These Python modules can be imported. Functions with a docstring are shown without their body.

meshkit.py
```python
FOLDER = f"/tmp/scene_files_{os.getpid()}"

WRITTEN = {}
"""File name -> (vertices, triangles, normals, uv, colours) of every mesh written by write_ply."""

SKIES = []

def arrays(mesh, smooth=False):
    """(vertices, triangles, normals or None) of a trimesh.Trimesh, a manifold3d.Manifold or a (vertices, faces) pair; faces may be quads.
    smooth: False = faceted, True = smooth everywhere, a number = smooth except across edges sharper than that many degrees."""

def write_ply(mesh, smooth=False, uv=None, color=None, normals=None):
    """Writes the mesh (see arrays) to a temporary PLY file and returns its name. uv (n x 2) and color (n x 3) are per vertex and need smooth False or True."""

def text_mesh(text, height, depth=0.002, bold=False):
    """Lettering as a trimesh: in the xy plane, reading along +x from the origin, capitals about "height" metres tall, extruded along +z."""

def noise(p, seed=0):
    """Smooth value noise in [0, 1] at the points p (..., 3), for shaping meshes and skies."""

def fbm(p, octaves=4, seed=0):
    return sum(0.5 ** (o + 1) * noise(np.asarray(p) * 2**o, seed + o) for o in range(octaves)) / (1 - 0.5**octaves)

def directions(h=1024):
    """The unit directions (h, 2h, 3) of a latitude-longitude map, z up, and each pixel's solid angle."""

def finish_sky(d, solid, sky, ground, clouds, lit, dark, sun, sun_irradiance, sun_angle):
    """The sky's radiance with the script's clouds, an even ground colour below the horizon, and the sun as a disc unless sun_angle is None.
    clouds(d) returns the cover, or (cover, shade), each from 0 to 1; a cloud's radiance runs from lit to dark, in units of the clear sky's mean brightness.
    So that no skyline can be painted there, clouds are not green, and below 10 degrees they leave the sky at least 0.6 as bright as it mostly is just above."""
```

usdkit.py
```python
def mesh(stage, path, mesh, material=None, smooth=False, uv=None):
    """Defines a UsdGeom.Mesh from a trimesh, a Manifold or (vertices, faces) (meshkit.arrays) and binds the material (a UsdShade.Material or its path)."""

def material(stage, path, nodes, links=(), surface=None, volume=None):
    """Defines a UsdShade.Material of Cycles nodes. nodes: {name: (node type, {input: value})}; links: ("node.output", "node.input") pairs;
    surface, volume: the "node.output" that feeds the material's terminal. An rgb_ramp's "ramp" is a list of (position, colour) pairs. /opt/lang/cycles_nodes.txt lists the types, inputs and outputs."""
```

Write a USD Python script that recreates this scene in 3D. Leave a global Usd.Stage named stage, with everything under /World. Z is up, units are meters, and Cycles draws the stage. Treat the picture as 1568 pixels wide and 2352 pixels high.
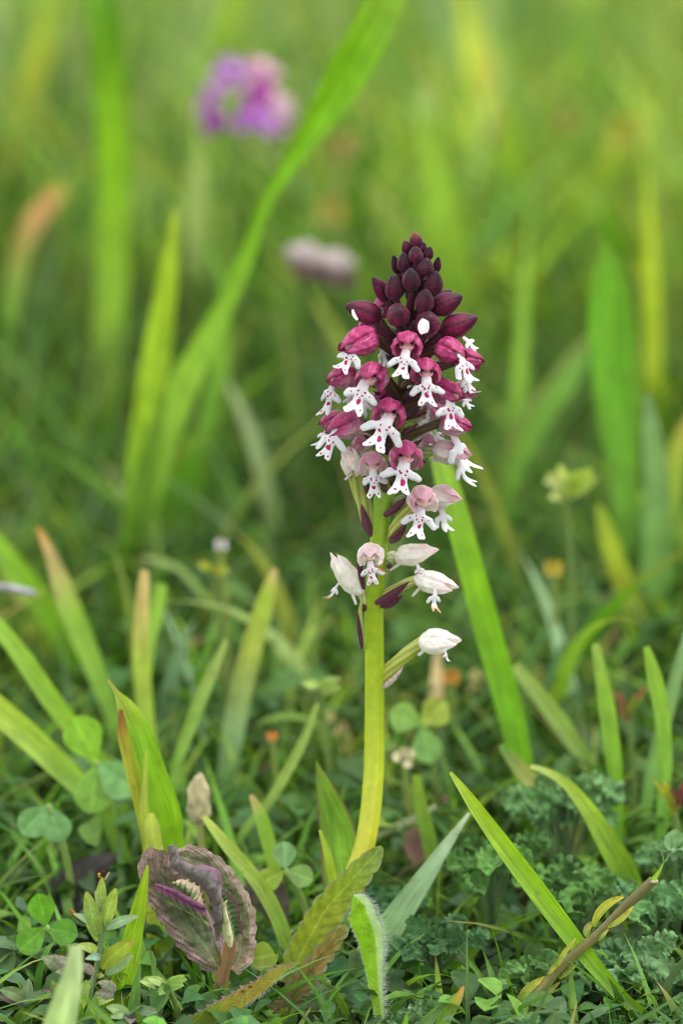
import math, random
import numpy as np, trimesh, usdkit, meshkit, manifold3d, shapely
from shapely.geometry import Polygon, Point
from shapely.ops import unary_union
from scipy.interpolate import PchipInterpolator, CubicSpline
from pxr import Usd, UsdGeom, UsdLux, UsdShade, Sdf, Gf, Vt

stage = Usd.Stage.CreateInMemory()
UsdGeom.SetStageUpAxis(stage, 'Z'); UsdGeom.SetStageMetersPerUnit(stage, 1.0)
UsdGeom.Xform.Define(stage, '/World'); UsdGeom.Scope.Define(stage, '/World/Looks')
rng = np.random.default_rng(7); random.seed(7)

# ---------------------------------------------------------------- camera
PITCH, DIST, K = math.radians(16), 0.69, 0.0871e-3 / 0.69      # K: radians of one picture unit (picture = 1568 x 2352 units)
TARGET = np.array([0, 0, 0.095])
FWD = np.array([0, math.cos(PITCH), -math.sin(PITCH)]); UP = np.array([0, math.sin(PITCH), math.cos(PITCH)]); RIGHT = np.array([1.0, 0, 0])
CAM = TARGET - DIST * FWD
cam = UsdGeom.Camera.Define(stage, '/World/camera')
M = Gf.Matrix4d(*RIGHT, 0, *UP, 0, *(-FWD), 0, *CAM, 1)
cam.AddTransformOp().Set(M)
FOCAL = 60.0
cam.CreateFocalLengthAttr(FOCAL); cam.CreateHorizontalApertureAttr(1568 * K * FOCAL)
cam.CreateFStopAttr(4.3); cam.CreateFocusDistanceAttr(0.677)
cam.CreateExposureAttr(0.98)
cam.CreateClippingRangeAttr((0.05, 1000))

# ---------------------------------------------------------------- sky (overcast) and soft sun
SUN_EL, SUN_AZ = math.radians(62), math.radians(98)           # azimuth = atan2(x, y) of the direction towards the sun
dome = UsdLux.DomeLight.Define(stage, '/World/sky')
dome.GetPrim().SetCustomDataByKey('kind', 'structure'); dome.GetPrim().SetCustomDataByKey('label', 'pale overcast sky above the meadow'); dome.GetPrim().SetCustomDataByKey('category', 'sky')
skym = usdkit.material(stage, '/World/Looks/sky', {
    'tc': ('texture_coordinate', {}),
    's': ('sky_texture', {'sky_type': 'single_scattering', 'sun_disc': False, 'sun_elevation': SUN_EL, 'sun_rotation': SUN_AZ}),
    'n': ('noise_texture', {'scale': 2.2, 'detail': 5.0, 'roughness': 0.55}),
    'r': ('map_range', {'from_min': 0.25, 'from_max': 0.5, 'to_min': 0.75, 'to_max': 1.0, 'clamp': True}),
    'c': ('rgb_ramp', {'ramp': [(0.3, (8.4, 8.6, 8.9)), (0.7, (11.4, 11.4, 11.4))]}),
    'm': ('mix_color', {'use_clamp': False}),
    'b': ('background_shader', {'strength': 0.085})},
    [('tc.generated', 'n.vector'), ('n.fac', 'r.value'), ('n.fac', 'c.fac'), ('r.result', 'm.fac'), ('s.color', 'm.a'), ('c.color', 'm.b'), ('m.result', 'b.color')], surface='b.background')
UsdShade.MaterialBindingAPI.Apply(dome.GetPrim()).Bind(skym)
sun = UsdLux.DistantLight.Define(stage, '/World/sun')
sun.CreateIntensityAttr(0.4); sun.CreateAngleAttr(25.0); sun.CreateColorAttr(Gf.Vec3f(1, 0.975, 0.94)); sun.CreateNormalizeAttr(True)
_s = np.array([math.cos(SUN_EL) * math.sin(SUN_AZ), math.cos(SUN_EL) * math.cos(SUN_AZ), math.sin(SUN_EL)])
_x = np.cross([0, 0, 1.0], _s); _x /= np.linalg.norm(_x); _y = np.cross(_s, _x)
sun.AddTransformOp().Set(Gf.Matrix4d(*_x, 0, *_y, 0, *_s, 0, 0, 0, 1, 1))

# ---------------------------------------------------------------- helpers: picture -> place
def at(px, py, Y):
    d = FWD + (px - 784) * K * RIGHT + (1176 - py) * K * UP
    return CAM + d * ((Y - CAM[1]) / d[1])
def unit_at(p): return K * float(np.dot(np.asarray(p) - CAM, FWD))          # metres of one picture unit at p
def nz(v): v = np.asarray(v, float); return v / np.maximum(np.linalg.norm(v, axis=-1, keepdims=True), 1e-12)

# ---------------------------------------------------------------- materials: base colour from the primvar Cd
def plant(name, rough=0.5, trans=0.3, spec=0.4, mott=0.25, mscale=260, stripes=0.0, bump=0.15, bscale=1500, sheen=0.0, sss=0.0, fleck=0.0, tint=(1.10, 1.10, 0.64)):
    n = {'a': ('attribute', {'attribute': 'Cd'}), 'g': ('geometry', {}),
         'n1': ('noise_texture', {'scale': mscale, 'detail': 4.0, 'roughness': 0.6}),
         'm1': ('map_range', {'from_min': 0.3, 'from_max': 0.7, 'to_min': 1 - mott, 'to_max': 1 + mott}),
         'v': ('vector_math', {'math_type': 'scale'}),
         'n2': ('noise_texture', {'scale': bscale, 'detail': 3.0}),
         'bp': ('bump', {'strength': bump, 'distance': 0.0003}),
         'p': ('principled_bsdf', {'roughness': rough, 'specular_ior_level': spec, 'sheen_weight': sheen, 'sheen_roughness': 0.4, 'subsurface_weight': sss, 'subsurface_scale': 0.0006, 'subsurface_radius': (1, .8, .8)})}
    l = [('g.position', 'n1.vector'), ('g.position', 'n2.vector'), ('n1.fac', 'm1.value'), ('a.vector', 'v.vector1'), ('m1.result', 'v.scale'), ('n2.fac', 'bp.height'), ('bp.normal', 'p.normal')]
    col = 'v.vector'
    if fleck:
        n.update({'nf': ('noise_texture', {'scale': fleck, 'detail': 4.0, 'roughness': 0.7}), 'mf': ('map_range', {'from_min': 0.62, 'from_max': 0.72, 'to_min': 0.0, 'to_max': 0.65}), 'fx': ('mix_color', {'b': (.16, .095, .03)})})
        l += [('g.position', 'nf.vector'), ('nf.fac', 'mf.value'), ('mf.result', 'fx.fac'), ('v.vector', 'fx.a')]; col = 'fx.result'
    if stripes:
        n.update({'uv': ('attribute', {'attribute': 'st'}), 'mp': ('mapping', {'mapping_type': 'point', 'scale': (22.0, 0.9, 1.0)}), 'ns': ('noise_texture', {'scale': 1.0, 'detail': 3.0}),
                  'ms': ('map_range', {'from_min': 0.3, 'from_max': 0.7, 'to_min': 1 - stripes, 'to_max': 1 + stripes}), 'v2': ('vector_math', {'math_type': 'scale'}),
                  'add': ('math', {'math_type': 'add'})})
        l = [x for x in l if x[1] != 'bp.height'] + [('uv.vector', 'mp.vector'), ('mp.vector', 'ns.vector'), ('ns.fac', 'ms.value'), (col, 'v2.vector1'), ('ms.result', 'v2.scale'), ('n2.fac', 'add.value1'), ('ns.fac', 'add.value2'), ('add.value', 'bp.height')]
        col = 'v2.vector'
    l.append((col, 'p.base_color')); out = 'p.BSDF'
    if trans:
        n.update({'t': ('translucent_bsdf', {}), 'tt': ('vector_math', {'math_type': 'multiply', 'vector2': tint}), 'mx': ('mix_closure', {'fac': trans})})
        l += [(col, 'tt.vector1'), ('tt.vector', 't.color'), ('p.BSDF', 'mx.closure1'), ('t.BSDF', 'mx.closure2')]; out = 'mx.closure'
    return usdkit.material(stage, '/World/Looks/' + name, n, l, surface=out)
GRASS = plant('grass_blade', rough=0.45, trans=0.36, spec=0.3, mott=0.18, mscale=160, stripes=0.36, bump=0.35, bscale=2500, fleck=420.0)
LEAF = plant('leaf', rough=0.58, trans=0.28, spec=0.22, mott=0.25, mscale=420, bump=0.35, bscale=2200, fleck=600.0)
WOOL = plant('woolly_leaf', rough=0.75, trans=0.18, spec=0.15, mott=0.28, mscale=500, bump=0.6, bscale=3500, sheen=0.12)
STEM = plant('stem', rough=0.4, trans=0.0, spec=0.4, mott=0.12, mscale=500, bump=0.15, bscale=1500)
PETAL = plant('sepal', rough=0.45, trans=0.10, spec=0.28, mott=0.32, mscale=1100, bump=0.35, bscale=2600, tint=(1.2, .9, 1.0))
WHITE = plant('white_lip', rough=0.5, trans=0.14, spec=0.25, mott=0.04, mscale=900, bump=0.25, bscale=3500, sss=0.0, fleck=0.0, tint=(1, 1, 1))
BUD = plant('bud', rough=0.5, trans=0.0, spec=0.3, mott=0.38, mscale=1300, bump=0.6, bscale=3000, sheen=0.05)
FADED = plant('faded_sepal', rough=0.5, trans=0.32, spec=0.2, mott=0.06, mscale=900, bump=0.4, bscale=2600, tint=(1.05, 1.03, .98))
MARK = plant('purple_marking', rough=0.55, trans=0.0, spec=0.3, mott=0.2, mscale=3000, bump=0.4, bscale=6000)
DRY = plant('dry_matter', rough=0.8, trans=0.05, spec=0.15, mott=0.35, mscale=300, bump=0.6, bscale=900)
HAIR = plant('hair', rough=0.4, trans=0.3, spec=0.4, mott=0.0, bump=0.0, tint=(1, 1, 1))
SOIL = usdkit.material(stage, '/World/Looks/soil', {
    'g': ('geometry', {}), 'n': ('noise_texture', {'scale': 70.0, 'detail': 6.0, 'roughness': 0.65}),
    'r': ('rgb_ramp', {'ramp': [(0.25, (0.010, 0.008, 0.005)), (0.5, (0.026, 0.023, 0.011)), (0.62, (0.030, 0.045, 0.012)), (0.8, (0.055, 0.045, 0.025))]}),
    'b': ('bump', {'strength': 0.8, 'distance': 0.003}), 'p': ('principled_bsdf', {'roughness': 0.95, 'specular_ior_level': 0.1})},
    [('g.position', 'n.vector'), ('n.fac', 'r.fac'), ('r.color', 'p.base_color'), ('n.fac', 'b.height'), ('b.normal', 'p.normal')], surface='p.BSDF')

# ---------------------------------------------------------------- helpers: stage
used = {}
class T:                                                          # a prim with a place
    def __init__(s, path, org): s.path, s.org = path, np.asarray(org, float)
ROOT = T('/World', (0, 0, 0))
def fresh(parent, name):
    k = parent.path + '/' + name; n = used.get(k, 0); used[k] = n + 1
    return k if n == 0 else f'{k}_{n:03d}'
GROUPS = {'grass blade': 'tall grass blades standing out from the turf', 'clover': 'clover leaves in the turf', 'leaf rosette': 'crinkled leaf rosettes at the lower right', 'flower': 'small blurred flowers of the meadow', 'dead leaf': 'dead leaves on the ground'}
def meta(prim, **kw):
    if kw.get('category') in GROUPS and not kw.get('group'): kw['group'] = GROUPS[kw['category']]
    for k, v in kw.items():
        if v: prim.SetCustomDataByKey(k, v)
def thing(name, label, cat, loc, group=None, kind=None):
    p = fresh(ROOT, name); x = UsdGeom.Xform.Define(stage, p); x.AddTranslateOp().Set(Gf.Vec3d(*map(float, loc)))
    meta(x.GetPrim(), label=label, category=cat, group=group, kind=kind)
    return T(p, loc)
def put(name, mesh, mat, parent=ROOT, label=None, cat=None, group=None, kind=None, smooth=True):
    v, f, c = mesh[:3]; uv = mesh[3] if len(mesh) > 3 else None
    path = fresh(parent, name)
    m = usdkit.mesh(stage, path, (np.asarray(v) - parent.org, f), mat, smooth=smooth, uv=uv)
    UsdGeom.PrimvarsAPI(m).CreatePrimvar('Cd', Sdf.ValueTypeNames.Color3fArray, 'vertex').Set(Vt.Vec3fArray.FromNumpy(np.clip(np.broadcast_to(c, np.shape(v)), 0, 1).astype(np.float32)))
    meta(m.GetPrim(), label=label, category=cat, group=group, kind=kind)
    return T(path, parent.org)

# ---------------------------------------------------------------- helpers: shapes (a mesh is vertices, triangles, colours[, uv])
def grid_faces(nu, nv, wrap=False):
    i = np.arange(nu - 1)[:, None]; j = np.arange(nv if wrap else nv - 1)[None]
    a = i * nv + j; b = i * nv + (j + 1) % nv; c, d = a + nv, b + nv
    return np.concatenate([np.stack([a, b, d], -1).reshape(-1, 3), np.stack([a, d, c], -1).reshape(-1, 3)])
def join(ms):
    ms = [m for m in ms if m is not None]; n = 0; V, F, C, U = [], [], [], []
    for m in ms:
        V.append(m[0]); F.append(np.asarray(m[1]) + n); C.append(np.broadcast_to(m[2], np.shape(m[0]))); n += len(m[0])
        U.append(m[3] if len(m) > 3 else np.zeros((len(m[0]), 2)))
    return np.vstack(V), np.vstack(F), np.vstack(C), np.vstack(U)
def spline(P, n):
    P = np.asarray(P, float); s = np.r_[0, np.cumsum(np.linalg.norm(np.diff(P[:, :3], axis=0), axis=1))]; s /= s[-1]
    t = np.linspace(0, 1, n)
    if len(P) == 2: return P[0] + (P[1] - P[0]) * t[:, None]
    out = CubicSpline(s, P)(t) if len(P) < 4 else np.stack([PchipInterpolator(s, P[:, k])(t) for k in range(P.shape[1])], 1)
    if P.shape[1] > 3: out[:, 3:] = np.stack([PchipInterpolator(s, P[:, k])(t) for k in range(3, P.shape[1])], 1)
    return out
def mixc(a, b, t): t = np.asarray(t)[..., None]; return np.asarray(a) * (1 - t) + np.asarray(b) * t
def sm(a, b, x): t = np.clip((np.asarray(x) - a) / (b - a), 0, 1); return t * t * (3 - 2 * t)
def tube(P, R, col, sides=12, caps=True, ridges=0, rdepth=0.0, twist=0.0, n=None, lump=0.0, seed=0):
    P = np.asarray(P, float)
    if n: Q = spline(np.c_[P, np.broadcast_to(R, len(P))], n); P, R = Q[:, :3], Q[:, 3]
    R = np.broadcast_to(R, len(P)).astype(float)
    Tn = nz(np.gradient(P, axis=0)); s = np.cross(Tn[0], [0, 0, 1.0]);
    if np.linalg.norm(s) < 1e-3: s = np.array([1.0, 0, 0])
    S = []
    for t in Tn: s = nz(s - t * np.dot(s, t)); S.append(s)
    S = np.array(S); B = np.cross(Tn, S)
    a = np.linspace(0, 2 * np.pi, sides, endpoint=False)[None] + np.linspace(0, twist, len(P))[:, None]
    r = R[:, None] * (1 + rdepth * np.cos(ridges * (a - np.linspace(0, twist, len(P))[:, None] * (1 if ridges else 0)))) if ridges else np.repeat(R[:, None], sides, 1)
    V = P[:, None] + r[..., None] * (np.cos(a)[..., None] * S[:, None] + np.sin(a)[..., None] * B[:, None])
    if lump: V = V + (V - P[:, None]) * (meshkit.fbm(V / (R.max() * 1.2), 3, seed)[..., None] - 0.5) * lump * 2
    C = np.asarray(col, float); C = np.broadcast_to(C if C.ndim == 1 else (C[:, None] if C.ndim == 2 else C), V.shape)
    V, C = V.reshape(-1, 3), C.reshape(-1, 3); F = grid_faces(len(P), sides, True)
    if caps:
        n0 = len(V); V = np.vstack([V, P[0], P[-1]]); C = np.vstack([C, C[0], C[-1]])
        j = np.arange(sides); k = (j + 1) % sides; e = (len(P) - 1) * sides
        F = np.vstack([F, np.stack([np.full(sides, n0), k, j], 1), np.stack([np.full(sides, n0 + 1), e + j, e + k], 1)])
    return V, F, C, np.zeros((len(V), 2))
def ribbon(Q, col, twist=0.0, fold=0.35, nc=5, n=28, edge=None, view=None, mid=0.0):
    """Q: rows x y z halfwidth, from tip to base. The blade is folded along its midrib."""
    Q = spline(Q, n); P, W = Q[:, :3], Q[:, 3] * (1 + .16 * (meshkit.fbm(np.c_[np.linspace(0, 7, n), np.full((n, 2), Q[0, 0] * 91)], 3, 5) - .5))
    Tn = nz(np.gradient(P, axis=0)); vd = nz(P - CAM) if view is None else np.broadcast_to(view, P.shape)
    S = nz(np.cross(Tn, vd)); N = nz(np.cross(S, Tn)); N = np.where((N * vd).sum(1, keepdims=True) > 0, -N, N)
    tw = np.broadcast_to(twist, n) if np.ndim(twist) == 0 else np.interp(np.linspace(0, 1, n), np.linspace(0, 1, len(twist)), twist)
    S, N = S * np.cos(tw)[:, None] + N * np.sin(tw)[:, None], N * np.cos(tw)[:, None] - S * np.sin(tw)[:, None]
    u = np.linspace(-1, 1, nc); W = W / np.maximum(np.cos(tw), .35)
    V = P[:, None] + W[:, None, None] * (u[None, :, None] * S[:, None] + (fold * (np.abs(u) ** 1.3 - .45))[None, :, None] * N[:, None])
    t = np.linspace(0, 1, n); c = np.asarray(col, float)
    c = np.broadcast_to(c, (n, 3)) if c.ndim == 1 else np.stack([np.interp(t, np.linspace(0, 1, len(c)) ** 1.7, c[:, k]) for k in range(3)], 1)
    C = np.repeat(c[:, None], nc, 1).copy()
    if edge is not None: C = mixc(C, np.broadcast_to(edge, C.shape), np.broadcast_to(sm(.7, 1.0, np.abs(u))[None], (n, nc)))
    if mid: C = C * (1 + mid * np.exp(-(u / .12) ** 2))[None, :, None]
    uv = np.stack(np.broadcast_arrays(u[None] * .5 + .5 + P[0, 0] * 53, t[:, None] * 6), -1)
    return V.reshape(-1, 3), grid_faces(n, nc), C.reshape(-1, 3), uv.reshape(-1, 2)
def pxpath(pts, Y0, Y1, ground=True, sway=0.5):
    """pts: x, y, full width in picture units, tip first; the tip stands at depth Y0, the base at Y1. Ends in the ground."""
    pts = np.asarray(pts, float); s = np.r_[0, np.cumsum(np.hypot(*np.diff(pts[:, :2], axis=0).T))]; s /= s[-1]
    Q = []
    for (x, y, w), t in zip(pts, s):
        p = at(x, y, Y0 + (Y1 - Y0) * t); Q.append([*p, w * .5 * unit_at(p)])
    Q = np.array(Q)
    if ground and Q[-1, 2] > 0.001:
        d = nz(Q[-1, :3] - Q[-2, :3]); d = nz(d * sway + np.array([0, 0, -1.0]) * (1 - sway)); d[2] = min(d[2], -.35)
        L = (Q[-1, 2] + .004) / -d[2]
        Q = np.vstack([Q, [*(Q[-1, :3] + d * L * .5), Q[-1, 3] * .85], [*(Q[-1, :3] + d * L), Q[-1, 3] * .6]])
    return Q
def leaf(P, wl, wr, col, side=None, nser=0, ser=0.0, pleat=0.0, fold=0.0, foldr=None, curl=0.0, shear=0.35, nu=70, nv=21, vein=0.25, edge=None, edgew=.82, shape=None, noise=0.0, seed=0, round_=True, pcol=None, pin=.02, pout=.4):
    """Leaf blade along the midrib P (base first). wl / wr: half widths; shape(t) the outline; lobes, pleats and fold as in life."""
    P = spline(np.asarray(P, float), nu); t = np.linspace(0, 1, nu)
    Tn = nz(np.gradient(P, axis=0)); vd = nz(P - CAM)
    S = nz(np.cross(vd, Tn)) if side is None else nz(np.broadcast_to(side, P.shape) - Tn * (np.broadcast_to(side, P.shape) * Tn).sum(1, keepdims=True))
    N = nz(np.cross(S, Tn)); N = np.where((N * vd).sum(1, keepdims=True) > 0, -N, N)
    prof = (shape or (lambda t: np.sin(np.pi * np.clip(t, 0, 1) ** .85) ** .8 * (1 - .15 * t)))(t)
    u = np.linspace(-1, 1, nv); au = np.abs(u)[None]; sg = np.sign(u)[None]
    ph = nser * (t[:, None] - shear * au * .35) if nser else np.zeros((nu, nv))
    if nser: ph = ph + .55 * (meshkit.fbm(np.stack([t[:, None] * 6 + seed * 3.1 + 0 * au, sg * 3 + 0 * t[:, None] * au, au * 1.5 + 0 * t[:, None]], -1), 2, seed) - .5)
    fr = ph - np.floor(ph)
    lob = (np.abs(np.sin(np.pi * fr)) ** .55 if round_ else (1 - fr)) if nser else np.ones((nu, nv))
    W = np.where(sg < 0, wl, wr) * prof[:, None] * (1 - ser * (1 - lob) * au ** 3)
    ang = np.where(sg < 0, fold, fold if foldr is None else foldr) + curl * au
    a = au * W
    V = P[:, None] + S[:, None] * (sg * a * np.cos(ang))[..., None] + N[:, None] * (a * np.sin(ang))[..., None]
    if pleat and nser: V = V + N[:, None] * (pleat * max(wl, wr) * prof[:, None] * (np.abs(np.sin(np.pi * fr)) ** .7 - .6) * sm(pin, pout, au))[..., None]
    if noise: V = V + N[:, None] * ((meshkit.fbm(V / (max(wl, wr) * .7) + seed, 3, seed) - .5) * noise * max(wl, wr) * 2)[..., None]
    c = np.asarray(col, float); c = np.broadcast_to(c, (nu, 3)) if c.ndim == 1 else np.stack([np.interp(t, np.linspace(0, 1, len(c)), c[:, k]) for k in range(3)], 1)
    C = np.repeat(c[:, None], nv, 1).copy()
    if nser: C = mixc(C, C * (1 - vein) if pcol is None else np.broadcast_to(pcol, C.shape), np.exp(-(np.minimum(fr, 1 - fr) / .13) ** 2) * sm(.03, .2, au) * (1 if pcol is None else vein))
    C = C * (1 + .35 * np.exp(-(au / .06) ** 2))[..., None]
    if edge is not None: C = mixc(C, np.broadcast_to(edge, C.shape), np.broadcast_to(sm(edgew - .12, min(edgew + .1, 1.0), au), (nu, nv)))
    return V.reshape(-1, 3), grid_faces(nu, nv), C.reshape(-1, 3), np.stack(np.broadcast_arrays(u[None] * .5 + .5, t[:, None] * 4), -1).reshape(-1, 2)
def spikes(P, D, L, w, col):
    """Fine hairs: three-sided curved spikes at P along D."""
    P, D = np.asarray(P, float), nz(D); n = len(P); L = np.broadcast_to(L, n)[:, None]
    a = nz(np.cross(D, rng.normal(size=(n, 3)))); b = np.cross(D, a); bend = rng.normal(size=(n, 3)) * .25
    ring = lambda c, r: [c + a * r, c - a * r * .5 + b * r * .87, c - a * r * .5 - b * r * .87]
    mid = P + D * L * .55 + bend * L * .25; tip = P + D * L + bend * L
    V = np.stack(ring(P - D * L * .05, w) + ring(mid, w * .7) + [tip], 1)
    f = np.array([[0, 1, 4], [0, 4, 3], [1, 2, 5], [1, 5, 4], [2, 0, 3], [2, 3, 5], [3, 4, 6], [4, 5, 6], [5, 3, 6]])
    return V.reshape(-1, 3), (f[None] + np.arange(n)[:, None, None] * 7).reshape(-1, 3), np.broadcast_to(col, (n * 7, 3))
def ball(c, r, col, sub=2, lump=0.0, seed=0, axes=None):
    s = trimesh.creation.icosphere(sub, 1.0); v = np.array(s.vertices)
    if lump: v = v * (1 + lump * (meshkit.fbm(v * 2.2 + seed, 3, seed) - .5) * 2)[:, None]
    v = v * np.asarray(r)
    if axes is not None: v = v @ np.asarray(axes)
    return v + np.asarray(c), np.array(s.faces), np.broadcast_to(col, v.shape)

# ---------------------------------------------------------------- ground
gy = np.concatenate([np.linspace(-3, -.2, 12)[:-1], np.linspace(-.2, 2.6, 140), np.geomspace(2.7, 400, 30)])
gx = np.concatenate([-np.geomspace(.5, 400, 22)[::-1], np.linspace(-.45, .45, 70), np.geomspace(.5, 400, 22)])
GX, GY = np.meshgrid(gx, gy, indexing='ij')
def hump(x, y):
    p = np.stack([np.asarray(x) * 9, np.asarray(y) * 9, np.zeros_like(np.asarray(x, float))], -1)
    return (meshkit.fbm(p, 3, 3) - .5) * .012
GZ = np.where(np.hypot(GX, GY) < 5, hump(GX, GY), 0) - .004
put('ground', (np.stack([GX, GY, GZ], -1).reshape(-1, 3), grid_faces(len(gx), len(gy))[:, ::-1], (.03, .03, .015)), SOIL, kind='structure', label='dark soil under the meadow turf', cat='ground')

# colours (linear)
BRIGHT = (.228, .395, .046); YEL = (.31, .42, .05); MIDG = (.130, .290, .045); DARKG = (.065, .150, .030); GLAUC = (.200, .320, .160); PALE = (.33, .43, .17)
STRAW = (.50, .38, .17); ORANGE = (.50, .25, .06); RUST = (.30, .11, .05); DEEP = (.090, .230, .012)

# ---------------------------------------------------------------- meadow: what nobody could count
def field(x, y, h, w, lean, cols, S=7, seed=1, var=.28):
    r = np.random.default_rng(seed); n = len(x)
    z = hump(x, y) - .003; az, fa = r.uniform(0, 2 * np.pi, n), r.uniform(0, 2 * np.pi, n)
    t = np.linspace(0, 1, S)[None, :]
    dirv = np.stack([np.cos(az), np.sin(az), np.zeros(n)], 1); bend = r.uniform(0, .35, n)[:, None]
    P = np.stack([x, y, z], 1)[:, None] + dirv[:, None] * (lean * h)[:, None, None] * (t ** 1.9)[..., None]
    P[..., 2] += h[:, None] * (t - bend * t ** 3)
    W = w[:, None] * .5 * (1 - t ** 2.2) * (.55 + .45 * np.minimum(t * 5, 1))
    S_ = np.stack([np.cos(fa), np.sin(fa), np.zeros(n)], 1)[:, None]; N_ = np.stack([-np.sin(fa), np.cos(fa), np.zeros(n)], 1)[:, None]
    V = np.stack([P - S_ * W[..., None], P + N_ * W[..., None] * .4, P + S_ * W[..., None]], 2)
    ci = r.integers(0, len(cols), n); base = np.asarray(cols)[ci] * r.uniform(1 - var, 1 + var * .9, (n, 1)) * r.normal(1, .06, (n, 3))
    pn = meshkit.fbm(np.stack([x * 9, y * 5, 0 * x], 1), 3, 17)[:, None]; base = base * (1 + 1.0 * (pn - .5)) * np.where(pn > .55, np.array([1.15, 1.0, .8]), 1)
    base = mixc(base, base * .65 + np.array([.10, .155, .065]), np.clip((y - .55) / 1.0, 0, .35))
    tipc = np.where(r.random((n, 1)) < .12, np.array([.42, .30, .10]), base * np.array([1.1, 1.0, .9]))
    C = base[:, None] + (tipc - base)[:, None] * (np.clip((t - .6) / .4, 0, 1) ** 2)[..., None]
    C = np.repeat(C[:, :, None], 3, 2)
    uv = np.stack(np.broadcast_arrays(np.array([0, .5, 1.0])[None, None] + r.uniform(0, 50, n)[:, None, None], t[..., None] * 6), -1)
    F = (grid_faces(S, 3)[None] + (np.arange(n) * S * 3)[:, None, None]).reshape(-1, 3)
    return V.reshape(-1, 3), F, C.reshape(-1, 3), uv.reshape(-1, 2)
def scatter(n, y0, y1, seed, margin=.07, p=1.0):
    r = np.random.default_rng(seed); y = y0 + (y1 - y0) * r.random(n) ** p
    hw = 784 * K * (y + .68) + margin
    return r.uniform(-1, 1, n) * hw, y, r
x, y, r = scatter(7000, .05, .42, 11, p=.9); n = len(x)
g1 = field(x, y, r.uniform(.015, .048, n) * (.7 + 1.1 * np.clip((y - .05) / .3, 0, 1)), r.uniform(.0012, .0036, n), r.uniform(.2, 1.2, n), [DARKG, DARKG, (.045, .115, .022), MIDG, DEEP, DARKG, BRIGHT], seed=21, var=.4)
x, y, r = scatter(9000, .40, 1.9, 12, p=1.15); n = len(x)
g2 = field(x, y, r.uniform(.04, .125, n), r.uniform(.002, .0058, n), r.uniform(.1, .9, n), [MIDG, BRIGHT, YEL, BRIGHT, MIDG, DARKG, DARKG, BRIGHT], S=6, seed=22)
x, y, r = scatter(1000, .28, .80, 15, 1.1); n = len(x)
g5 = field(x, y, r.uniform(.05, .155, n) * np.clip(.35 + y * 1.5, .6, 1.15), r.uniform(.004, .0115, n), r.uniform(.05, .5, n), [MIDG, BRIGHT, DEEP, YEL, DEEP, GLAUC, PALE, BRIGHT, DARKG, (.30, .40, .05), (.36, .46, .12), DARKG, (.04, .11, .02), (.34, .26, .09)], S=10, seed=25, var=.5)
x, y, r = scatter(700, .75, 1.9, 19, 1.0); n = len(x)
g5 = join([g5, field(x, y, r.uniform(.08, .18, n), r.uniform(.006, .012, n), r.uniform(.05, .6, n), [MIDG, BRIGHT, PALE, GLAUC, PALE, DEEP, DARKG], S=8, seed=30, var=.45)])
x, y, r = scatter(950, .09, .55, 18, 1.0); n = len(x)
g7 = field(x, y, r.uniform(.035, .115, n) * np.clip(.55 + 1.6 * y, .5, 1.25), r.uniform(.0028, .0070, n), r.uniform(.1, 1.0, n), [MIDG, BRIGHT, BRIGHT, DEEP, MIDG, GLAUC, PALE, YEL], S=9, seed=28, var=.45)
x, y, r = scatter(330, .07, .30, 16, 1.0); n = len(x)
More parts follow.
